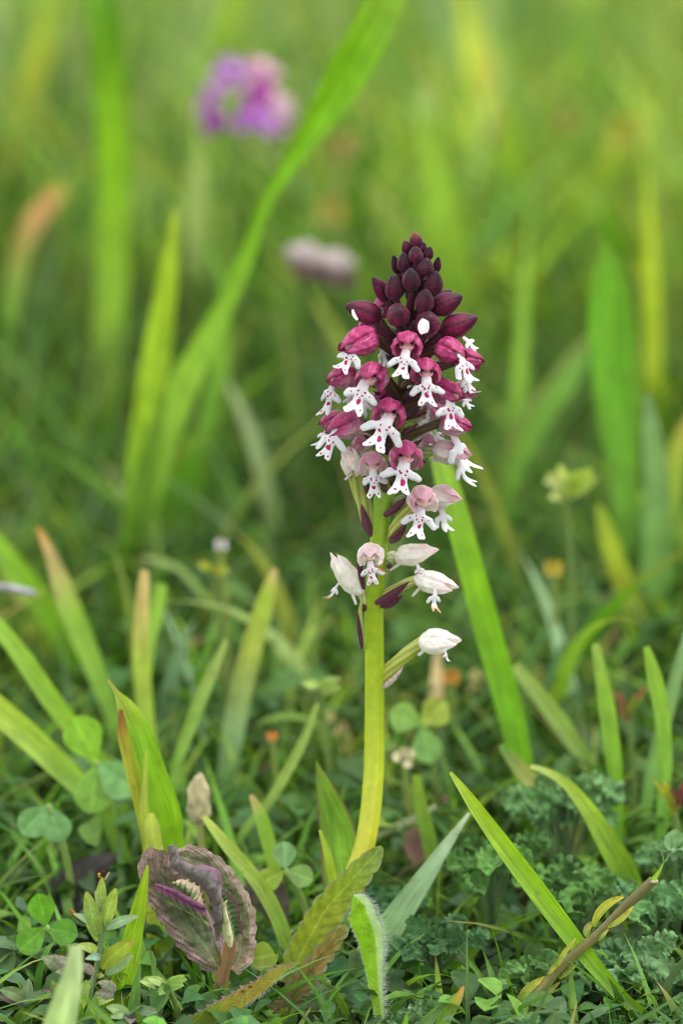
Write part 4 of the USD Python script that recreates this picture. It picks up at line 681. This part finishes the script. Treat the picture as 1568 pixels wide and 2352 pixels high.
e = rng.integers(8, 140, 420); P = Vl[e, 12] + rng.normal(0, .0002, (420, 3)); put('hair', spikes(P, np.array([.35, -.3, -1.0]) + rng.normal(0, .4, (420, 3)), rng.uniform(.0003, .0009, 420), .000022, (.55, .62, .55)), HAIR, sb, kind='stuff')
S2 = [Z5(640, 1260, -.034), Z5(860, 1040, -.034), Z5(1060, 850, -.033), Z5(1220, 640, -.033), Z5(1350, 470, -.032), Z5(1455, 330, -.032), Z5(1545, 245, -.031)]
t = leafthing('serrated_leaf', 'green and rust serrated leaf with rounded teeth left of the hairy leaf', 'leaf', S2[0])
put('blade', leaf(S2, 150 * u5, 150 * u5, [(.19, .25, .13), (.20, .20, .10), (.24, .18, .07), (.26, .19, .05), (.22, .25, .05)], nu=150, nv=27, nser=10, ser=.42, pleat=.10, fold=.25, shape=lambda s: np.interp(s, [0, .2, .5, .8, .95, 1], [.9, 1, .85, .68, .5, .2]), edge=(.19, .18, .15), edgew=.86, vein=.25, noise=.1, seed=5), LEAF, t)
put('midrib', tube(np.array(S2) + [0, -.0006, .0003], np.array([9, 9, 8, 7, 6, 5, 3]) * u5, (.27, .12, .06), n=40, sides=10), LEAF, t, label='rust coloured midrib')
S3 = [at(660, 2260, -.026), at(700, 2175, -.025), at(745, 2095, -.024), at(800, 2030, -.023), at(850, 1975, -.022), at(877, 1945, -.022)]
t = leafthing('serrated_leaf', 'long olive serrated leaf covering the foot of the orchid stem', 'leaf', S3[0])
put('blade', leaf(S3, 40 * .0871e-3, 52 * .0871e-3, [(.18, .25, .04), (.21, .27, .02), (.22, .28, .02), (.18, .27, .02), (.17, .24, .06)], nu=130, nv=21, nser=11, ser=.22, pleat=.06, fold=.3, shape=lambda s: np.interp(s, [0, .2, .5, .8, .94, 1], [.8, 1, .95, .72, .5, .12]), edge=(.20, .22, .12), edgew=.92, vein=.2, noise=.08), LEAF, t)
S4 = [at(810, 2400, -.026), at(760, 2330, -.028), at(725, 2270, -.03), at(705, 2215, -.03)]
t = leafthing('serrated_leaf', 'pale grey green crinkled leaf at the bottom edge left of the hairy leaf', 'leaf', S4[0])
put('blade', leaf(S4, 70 * .0871e-3, 60 * .0871e-3, [(.20, .30, .12), (.24, .34, .16), (.30, .38, .22)], nu=110, nv=23, nser=8, ser=.3, pleat=.12, fold=.3, shape=ell, noise=.25, seed=9), WOOL, t)

# ---- purple leaved shoot
ZC = lambda x, y, Y: at(315.8 + .2014 * x, 1906 + .2014 * y, Y); uc = .2014 * .0871e-3 * .97
GP, GPD, DG, PUR, CRM = (.29, .205, .195), (.17, .12, .10), (.045, .085, .040), (.165, .062, .120), (.58, .60, .34)
base = ZC(980, 1850, -.030)
t = leafthing('purple_shoot', 'upright young shoot of cupped purple grey crinkled leaves at lower left', 'plant', base)
put('stem', tube([ZC(1060, 1230, -.036), ZC(1040, 1400, -.034), ZC(985, 1620, -.032), ZC(960, 1800, -.031), [*t.org[:2], -.003]], np.array([55, 68, 66, 70, 60]) * uc, [(.33, .17, .08), (.24, .12, .05), (.24, .15, .07), (.22, .18, .10), (.2, .18, .1)] if False else (.27, .15, .07), n=40, sides=18, ridges=4, rdepth=.12), STEM, t)
cup = lambda s: np.interp(s, [0, .08, .25, .5, .75, .92, 1], [.35, .68, .98, 1, .95, .72, .25])
LP = [ZC(960, 1600, -.030), ZC(780, 1330, -.028), ZC(560, 1020, -.026), ZC(360, 700, -.026), ZC(230, 420, -.027), ZC(230, 230, -.029)]
put('leaf', leaf(LP, 300 * uc, 290 * uc, [(.17, .19, .10), (.085, .12, .06), (.07, .095, .05), (.12, .11, .09), GP], nu=170, nv=33, nser=9, ser=.5, pleat=.15, fold=.75, curl=-.95, shape=cup, edge=GP, edgew=.60, vein=.75, pcol=(.12, .05, .04), shear=1.3, noise=.36, pin=.25, pout=.9, seed=4), WOOL, t)
RP = [ZC(1060, 1600, -.030), ZC(1180, 1350, -.027), ZC(1180, 1050, -.025), ZC(1060, 740, -.024), ZC(850, 470, -.024), ZC(600, 330, -.025), ZC(420, 300, -.026)]
put('leaf', leaf(RP, 200 * uc, 195 * uc, [(.22, .17, .11), (.12, .14, .07), (.10, .13, .06), (.14, .16, .09), (.2, .19, .13)], nu=170, nv=29, nser=11, ser=.5, pleat=.18, fold=.75, curl=-.95, shape=lambda s: np.interp(s, [0, .08, .3, .7, .92, 1], [.55, .9, 1, 1, .85, .35]), edge=(.31, .24, .19), edgew=.55, vein=.7, pcol=(.14, .07, .045), shear=1.2, noise=.36, pin=.25, pout=.9, seed=6), WOOL, t)
def ruled(A, B, cols, nser=9, pleat=.0006, bulge=.002, nu=110, nv=17, seed=0, lump=.0004):
    """A pleated sheet between two curves (margin or midrib), colours running from the first to the second."""
    A, B = spline(np.array(A), nu), spline(np.array(B), nu); u = np.linspace(0, 1, nv)[None, :, None]; t = np.linspace(0, 1, nu)[:, None]
    V = A[:, None] * (1 - u) + B[:, None] * u; N = nz(np.cross(np.gradient(A, axis=0), B - A)); N = np.where((N[:, 1:2] > 0), -N, N)[:, None]
    fr = (nser * (t + .12 * u[..., 0])) % 1; k = np.sin(np.pi * u[..., 0])
    V = V + N * (bulge * k + pleat * (np.abs(np.sin(np.pi * fr)) ** .7 - .6) * (1 - .6 * (u[..., 0] - .2)) + lump * 2 * (meshkit.fbm(V / .0022, 3, seed) - .5))[..., None]
    c = np.stack([np.interp(u[0, :, 0], np.linspace(0, 1, len(cols)), np.asarray(cols)[:, j]) for j in range(3)], 1)
    C = np.repeat(c[None], nu, 0) * (1 - .35 * np.exp(-(np.minimum(fr, 1 - fr) / .12) ** 2) * k)[..., None] * (.8 + .4 * meshkit.fbm(V / .0012, 2, seed + 3))[..., None]
    return V.reshape(-1, 3), grid_faces(nu, nv), C.reshape(-1, 3), np.zeros((nu * nv, 2))
GRY = (.19, .155, .165)
put('leaf', ruled([ZC(915, 1190, -.036), ZC(955, 800, -.0385), ZC(955, 480, -.0385), ZC(780, 410, -.037), ZC(600, 400, -.036), ZC(490, 330, -.035), ZC(440, 130, -.034)], [ZC(880, 1190, -.036), ZC(850, 930, -.0395), ZC(790, 740, -.0395), ZC(660, 600, -.038), ZC(520, 520, -.037), ZC(390, 430, -.036), ZC(350, 190, -.035)], [(.20, .085, .14), GRY, (.15, .15, .12), (.15, .09, .13)], 8, .0010, .0016, seed=1, lump=.0009), WOOL, t, label='furled purple young leaf')
put('leaf', ruled([ZC(770, 905, -.0415), ZC(640, 835, -.042), ZC(520, 765, -.042), ZC(380, 695, -.0415), ZC(205, 628, -.0395)], [ZC(860, 1110, -.0395), ZC(720, 1030, -.0405), ZC(560, 940, -.0405), ZC(420, 840, -.0395), ZC(230, 650, -.0385)], [PUR, (.19, .06, .13), (.07, .11, .04), (.12, .18, .06), (.40, .42, .22), (.50, .50, .28), (.30, .30, .16)], 7, .0004, .0012, seed=2), WOOL, t, label='folded young leaf with purple margin and cream midrib')
put('leaf_margin', tube([ZC(775, 905, -.0418), ZC(640, 835, -.0424), ZC(520, 765, -.0424), ZC(380, 695, -.0418), ZC(200, 625, -.0398)], np.array([18, 27, 27, 24, 10]) * uc, PUR, sides=16, n=60, lump=.9, seed=2), WOOL, t, label='purple rolled leaf margin')
put('leaf', ruled([ZC(755, 860, -.0405), ZC(735, 730, -.0412), ZC(660, 620, -.0412), ZC(560, 570, -.0405), ZC(460, 585, -.039)], [ZC(720, 870, -.0400), ZC(620, 800, -.0398), ZC(540, 730, -.0398), ZC(470, 680, -.0395), ZC(430, 650, -.039)], [(.50, .36, .28), (.56, .46, .34), (.30, .36, .16), (.12, .26, .06), (.20, .10, .10), (.16, .30, .08)], 7, .0009, .0010, seed=3, lump=.0009), WOOL, t, label='crumpled innermost leaf with a cream midrib')
put('leaf', ruled([ZC(1095, 1260, -.0375), ZC(1060, 1080, -.0385), ZC(1010, 950, -.0385), ZC(955, 850, -.038)], [ZC(985, 1250, -.038), ZC(965, 1120, -.039), ZC(950, 1000, -.039), ZC(935, 860, -.0385)], [(.42, .46, .22), (.62, .62, .34), (.66, .64, .36), (.36, .44, .18)], 3, .0002, .0022, seed=4, lump=.0003), WOOL, t, label='thick cream midrib')
put('leaf', ruled([ZC(1100, 1260, -.0365), ZC(1060, 1050, -.0375), ZC(1010, 880, -.0375), ZC(965, 760, -.037)], [ZC(1200, 1210, -.0365), ZC(1180, 1040, -.0365), ZC(1130, 840, -.036), ZC(975, 690, -.036)], [(.16, .22, .08), (.07, .13, .05), (.08, .14, .05), (.10, .14, .06), PUR], 9, .0006, -.0012, seed=5), WOOL, t, label='dark green young leaf with a purple margin')
EP = [ZC(935, 1560, -.038), ZC(905, 1430, -.040), ZC(870, 1320, -.041), ZC(850, 1195, -.041)]
put('leaf', leaf(EP, 56 * uc, 50 * uc, [(.16, .16, .06), (.17, .19, .05), (.15, .17, .08), (.2, .17, .19)], nu=80, nv=19, nser=7, ser=.16, pleat=.06, fold=.45, edge=(.24, .10, .15), edgew=.76, vein=.35), WOOL, t)
hx = [np.array(m) for m in (LP, RP)]
P = np.concatenate([spline(LP, 300) + rng.normal(0, .0022, (300, 3)), spline(RP, 300) + rng.normal(0, .0018, (300, 3))])

# ---- glossy seedling at lower left
ZS = lambda x, y, Y: at(57.4 + .2014 * x, 1980.7 + .2014 * y, Y); us = .2014 * .0871e-3 * .95
t = leafthing('oval_leaved_seedling', 'seedling with oval green leaves and yellow tipped top at the lower left', 'plant', ZS(640, 1842, -.047))
put('stem', tube([ZS(878, 590, -.046), ZS(872, 800, -.046), ZS(855, 1000, -.046), ZS(800, 1270, -.046), ZS(740, 1500, -.047), ZS(640, 1842, -.047), [*(ZS(600, 1960, -.047)[:2]), -.002]], np.array([26, 32, 34, 36, 38, 40, 40]) * us, (.12, .19, .075), n=40, sides=14), STEM, t)
GL, PB, OL = (.23, .36, .08), (.25, .38, .22), (.26, .34, .04)
for a, b, w, cl, dy in [((835, 900), (700, 340), 100, GL, -1.5), ((900, 740), (1040, 300), 88, (.26, .38, .07), -1), ((790, 730), (555, 590), 44, PB, -3), ((920, 770), (1285, 620), 62, (.26, .40, .22), -3), ((865, 1210), (1240, 890), 105, OL, -2), ((930, 1285), (1230, 1060), 84, (.22, .36, .16), -1), ((880, 1100), (690, 1108), 46, (.24, .40, .30), -5), ((715, 1350), (590, 1760), 78, (.24, .40, .05), -3), ((860, 600), (880, 170), 66, (.25, .36, .08), -1), ((880, 600), (800, 330), 40, (.28, .38, .14), -2), ((830, 1030), (600, 950), 60, (.34, .44, .12), -4), ((690, 1720), (930, 1790), 70, PB, -5), ((840, 1330), (900, 1300), 40, (.3, .38, .08), -3), ((760, 1340), (640, 1600), 44, (.26, .36, .08), -2), ((840, 860), (760, 640), 50, (.28, .40, .10), -3), ((720, 1640), (1010, 1560), 60, (.3, .42, .12), -3)]:
    p0, p2 = ZS(*a, -.046), ZS(*b, -.046 + dy * 1e-3); p1 = (p0 + p2) / 2 + np.array([0, -.0005, .0006])
    put('leaf', leaf([p0, p1, p2], w * us, w * us, [np.array(cl) * .9, cl, cl, np.array(cl) * [1.15, .95, .8]], nu=34, nv=13, fold=.28, shape=lambda s: np.sin(np.pi * (.06 + .90 * s)) ** .8, edge=np.array(cl) * [1.3, .95, .8], edgew=.95), LEAF, t)
for a, b, r0, cl in [((870, 160), (905, 105), 26, (.05, .018, .01)), ((850, 170), (845, 130), 20, (.50, .30, .02)), ((915, 200), (960, 120), 12, (.5, .36, .2)), ((560, 600), (515, 545), 24, (.28, .08, .03))]:
    put('dry_tip', tube([ZS(*a, -.048), ZS(*b, -.048)], np.array([r0, r0 * .7]) * us, cl, n=8, sides=10, lump=.3), DRY, t)
# woolly bud leaves beside it
t = leafthing('woolly_sprig', 'grey woolly sprig with reddish leaf edges behind the pale front blade at lower left', 'plant', ZS(470, 1850, -.052))
put('stem', tube([ZS(420, 1220, -.054), ZS(480, 1500, -.053), ZS(480, 1850, -.052), [*(ZS(480, 1960, -.052)[:2]), -.002]], 18 * us, (.2, .2, .1), n=16), STEM, t)
for a, b, w, cl in [((390, 1230), (190, 1085), 90, (.22, .27, .17)), ((560, 1260), (320, 1070), 80, (.25, .24, .20)), ((520, 1300), (345, 1260), 66, (.24, .27, .19)), ((400, 1600), (300, 1350), 80, (.18, .27, .07)), ((780, 1300), (620, 1160), 60, (.25, .22, .2)), ((1020, 1500), (830, 1370), 84, (.22, .25, .17)), ((1000, 1560), (800, 1500), 80, (.22, .22, .17)), ((470, 1850), (300, 1640), 70, (.17, .25, .08))]:
    p0, p2 = ZS(*a, -.052), ZS(*b, -.055); put('leaf', leaf([p0, (p0 + p2) / 2 + [0, -.0006, .0008], p2], w * us, w * us, cl, nu=40, nv=15, nser=4, ser=.08, pleat=.06, fold=.25, curl=-.4, edge=(.30, .12, .08), edgew=.95, noise=.1), WOOL, t)

# ---- broken scaly stem at lower right
Z7 = lambda x, y, Y: at(993.8 + .3661 * x, 1722.4 + .3661 * y, Y); u7 = .3661 * .0871e-3 * .96
SP = [Z7(1385, 822, -.034), Z7(1230, 965, -.034), Z7(1050, 1150, -.035), Z7(900, 1275, -.036), Z7(740, 1435, -.037), Z7(590, 1620, -.039)]
fo = Z7(470, 1760, -.04); fo[2] = -.003
t = leafthing('broken_stem', 'brown broken stem with small yellow scale leaves at lower right', 'plant', fo)
cs = spline(np.array(SP + [fo]), 50)
put('stem', tube(cs, np.linspace(33, 31, 50) * u7, np.stack([np.interp(np.linspace(0, 1, 50), [0, .1, .4, 1], c) for c in ((.13, .115, .13, .15), (.11, .105, .12, .15), (.035, .032, .03, .03))], 1), sides=18, ridges=5, rdepth=.07), STEM, t)
for a, m, b, w, cl in [((1010, 1110), (1080, 990), (1195, 925), 38, (.34, .39, .05)), ((1100, 1115), (1190, 1060), (1255, 985), 26, (.33, .38, .06)), ((985, 1180), (970, 1130), (1015, 1080), 30, (.24, .30, .07)), ((760, 1400), (820, 1290), (895, 1185), 24, (.30, .36, .06)), ((640, 1600), (720, 1530), (795, 1462), 26, (.27, .33, .07)), ((530, 1620), (590, 1520), (705, 1430), 38, (.32, .40, .07)), ((720, 1420), (760, 1370), (790, 1330), 20, (.36, .40, .08)), ((790, 1440), (860, 1390), (900, 1350), 20, (.2, .26, .04)), ((1040, 1200), (1075, 1160), (1100, 1130), 16, (.3, .36, .08))]:
    put('scale_leaf', leaf([Z7(*a, -.037), Z7(*m, -.0378), Z7(*b, -.0365)], w * u7, w * u7 * .7, [cl, cl, np.array(cl) * [1.2, .9, .7]], nu=28, nv=9, fold=.5, shape=lambda s: np.sin(np.pi * (.1 + .84 * s)) ** .8, edge=np.array(cl) * [1.15, .85, .7], edgew=.95), LEAF, t)
put('torn_tip', join([leaf([Z7(1370, 830, -.0345), Z7(1410, 780, -.035), Z7(1450, 700, -.035)], 26 * u7, 22 * u7, (.22, .38, .04), nu=20, nv=7, fold=.5, shape=lambda s: 1 - .9 * s), tube([Z7(1448, 705, -.035), Z7(1430, 640, -.035), Z7(1398, 585, -.035)], np.array([7, 5, 2]) * u7, (.18, .27, .08), n=12, sides=6), tube([Z7(1448, 710, -.035), Z7(1476, 655, -.035), Z7(1450, 636, -.035), Z7(1425, 634, -.035)], np.array([4, 2.5, 2, 1.5]) * u7, (.3, .36, .2), n=14, sides=5), ball(Z7(1385, 825, -.0345), (30 * u7, 24 * u7, 16 * u7), (.50, .48, .30), 2, .3)]), LEAF, t, label='frayed pale torn end')

# ---- crinkled blue green rosettes filling the lower right
def rosette(label, px, py, Y, size, n, seed, cols=((.080, .19, .040), (.10, .23, .05), (.065, .15, .035), (.125, .26, .075)), lobes=6, up=.55, group=None):
    r = np.random.default_rng(seed); c = at(px, py, Y); w = unit_at(c) * size; b = np.array([c[0], c[1] + .003, 0]); t = leafthing('crinkled_rosette', label, 'leaf rosette', b)
    b0 = np.array([b[0], b[1], .002])
    put('stem', tube([b0 + [0, 0, .002], [*b[:2], -.003]], .0006, (.08, .11, .05), n=4, sides=8), STEM, t)
    for k in range(n):
        a = k * 2.399 + r.uniform(-.4, .4); q = math.sqrt((k + .6) / n) * .8
        e = np.array([c[0] + math.cos(a) * q * w, c[1] + math.sin(a) * q * w * .8, max(c[2] + r.normal(.12, .16) * w - .25 * q * w, .003)])
        out = nz([math.cos(a), math.sin(a) * .8 - .3, up * r.uniform(.0, 1.2)]); L = w * r.uniform(.55, .85)
        p2 = e + out * L * .5; p1 = e - out * L * .5; p1[2] = max(p1[2], .002)
        col = np.array(cols[r.integers(len(cols))]) * r.uniform(.8, 1.2)
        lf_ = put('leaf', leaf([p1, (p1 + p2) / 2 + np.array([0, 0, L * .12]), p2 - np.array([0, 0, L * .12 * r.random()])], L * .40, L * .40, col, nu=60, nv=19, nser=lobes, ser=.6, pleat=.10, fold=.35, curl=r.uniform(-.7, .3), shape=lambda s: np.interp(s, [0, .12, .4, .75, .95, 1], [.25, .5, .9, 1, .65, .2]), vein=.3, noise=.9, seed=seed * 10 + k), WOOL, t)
        put('leaf_stalk', tube([p1 + out * L * .1, (p1 + b0) / 2, b0], .0005, (.10, .17, .07), n=8, sides=8), STEM, lf_)
rosette('crinkled grey green rosette behind the curving blade, topmost at lower right', 1300, 1850, .02, 135, 10, 41, cols=((.13, .26, .09), (.16, .30, .12), (.10, .22, .07)))
rosette('crinkled green rosette under the tip of the smooth bright blade', 1130, 1980, .0, 135, 10, 42)
rosette('crinkled green rosette between the smooth blade and the broken stem tip', 1330, 2060, -.008, 135, 10, 43)
rosette('crinkled green rosette at the right edge below the broken stem tip', 1500, 2080, -.012, 125, 9, 44, cols=((.12, .27, .08), (.11, .24, .09)))
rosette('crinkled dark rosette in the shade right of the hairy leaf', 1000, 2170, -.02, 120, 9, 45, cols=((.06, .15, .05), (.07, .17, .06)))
rosette('crinkled bluish rosette below the broken stem near the right edge', 1450, 2230, -.026, 125, 10, 46, cols=((.14, .27, .11), (.10, .21, .08)))
rosette('crinkled green rosette under the crossing of blade and broken stem', 1250, 2240, -.026, 115, 9, 47)
rosette('round lobed bright green leaves at the bottom edge under the broken stem', 1190, 2385, -.052, 95, 8, 48, cols=((.12, .28, .10), (.16, .32, .14)), lobes=6, up=.8)
rosette('crinkled green rosette in the bottom right corner', 1540, 2350, -.04, 110, 9, 49)
rosette('grey green crinkled leaves at the bottom edge just right of the hairy leaf', 940, 2375, -.040, 95, 8, 50, cols=((.12, .24, .09), (.16, .28, .12)))
rosette('crinkled bluish leaves at the right edge above the red leaved shoot', 1560, 1960, .0, 110, 8, 51, cols=((.16, .30, .12), (.11, .24, .08)))
rosette('crinkled green leaves at the bottom edge left of the right corner', 1400, 2390, -.05, 95, 8, 52)
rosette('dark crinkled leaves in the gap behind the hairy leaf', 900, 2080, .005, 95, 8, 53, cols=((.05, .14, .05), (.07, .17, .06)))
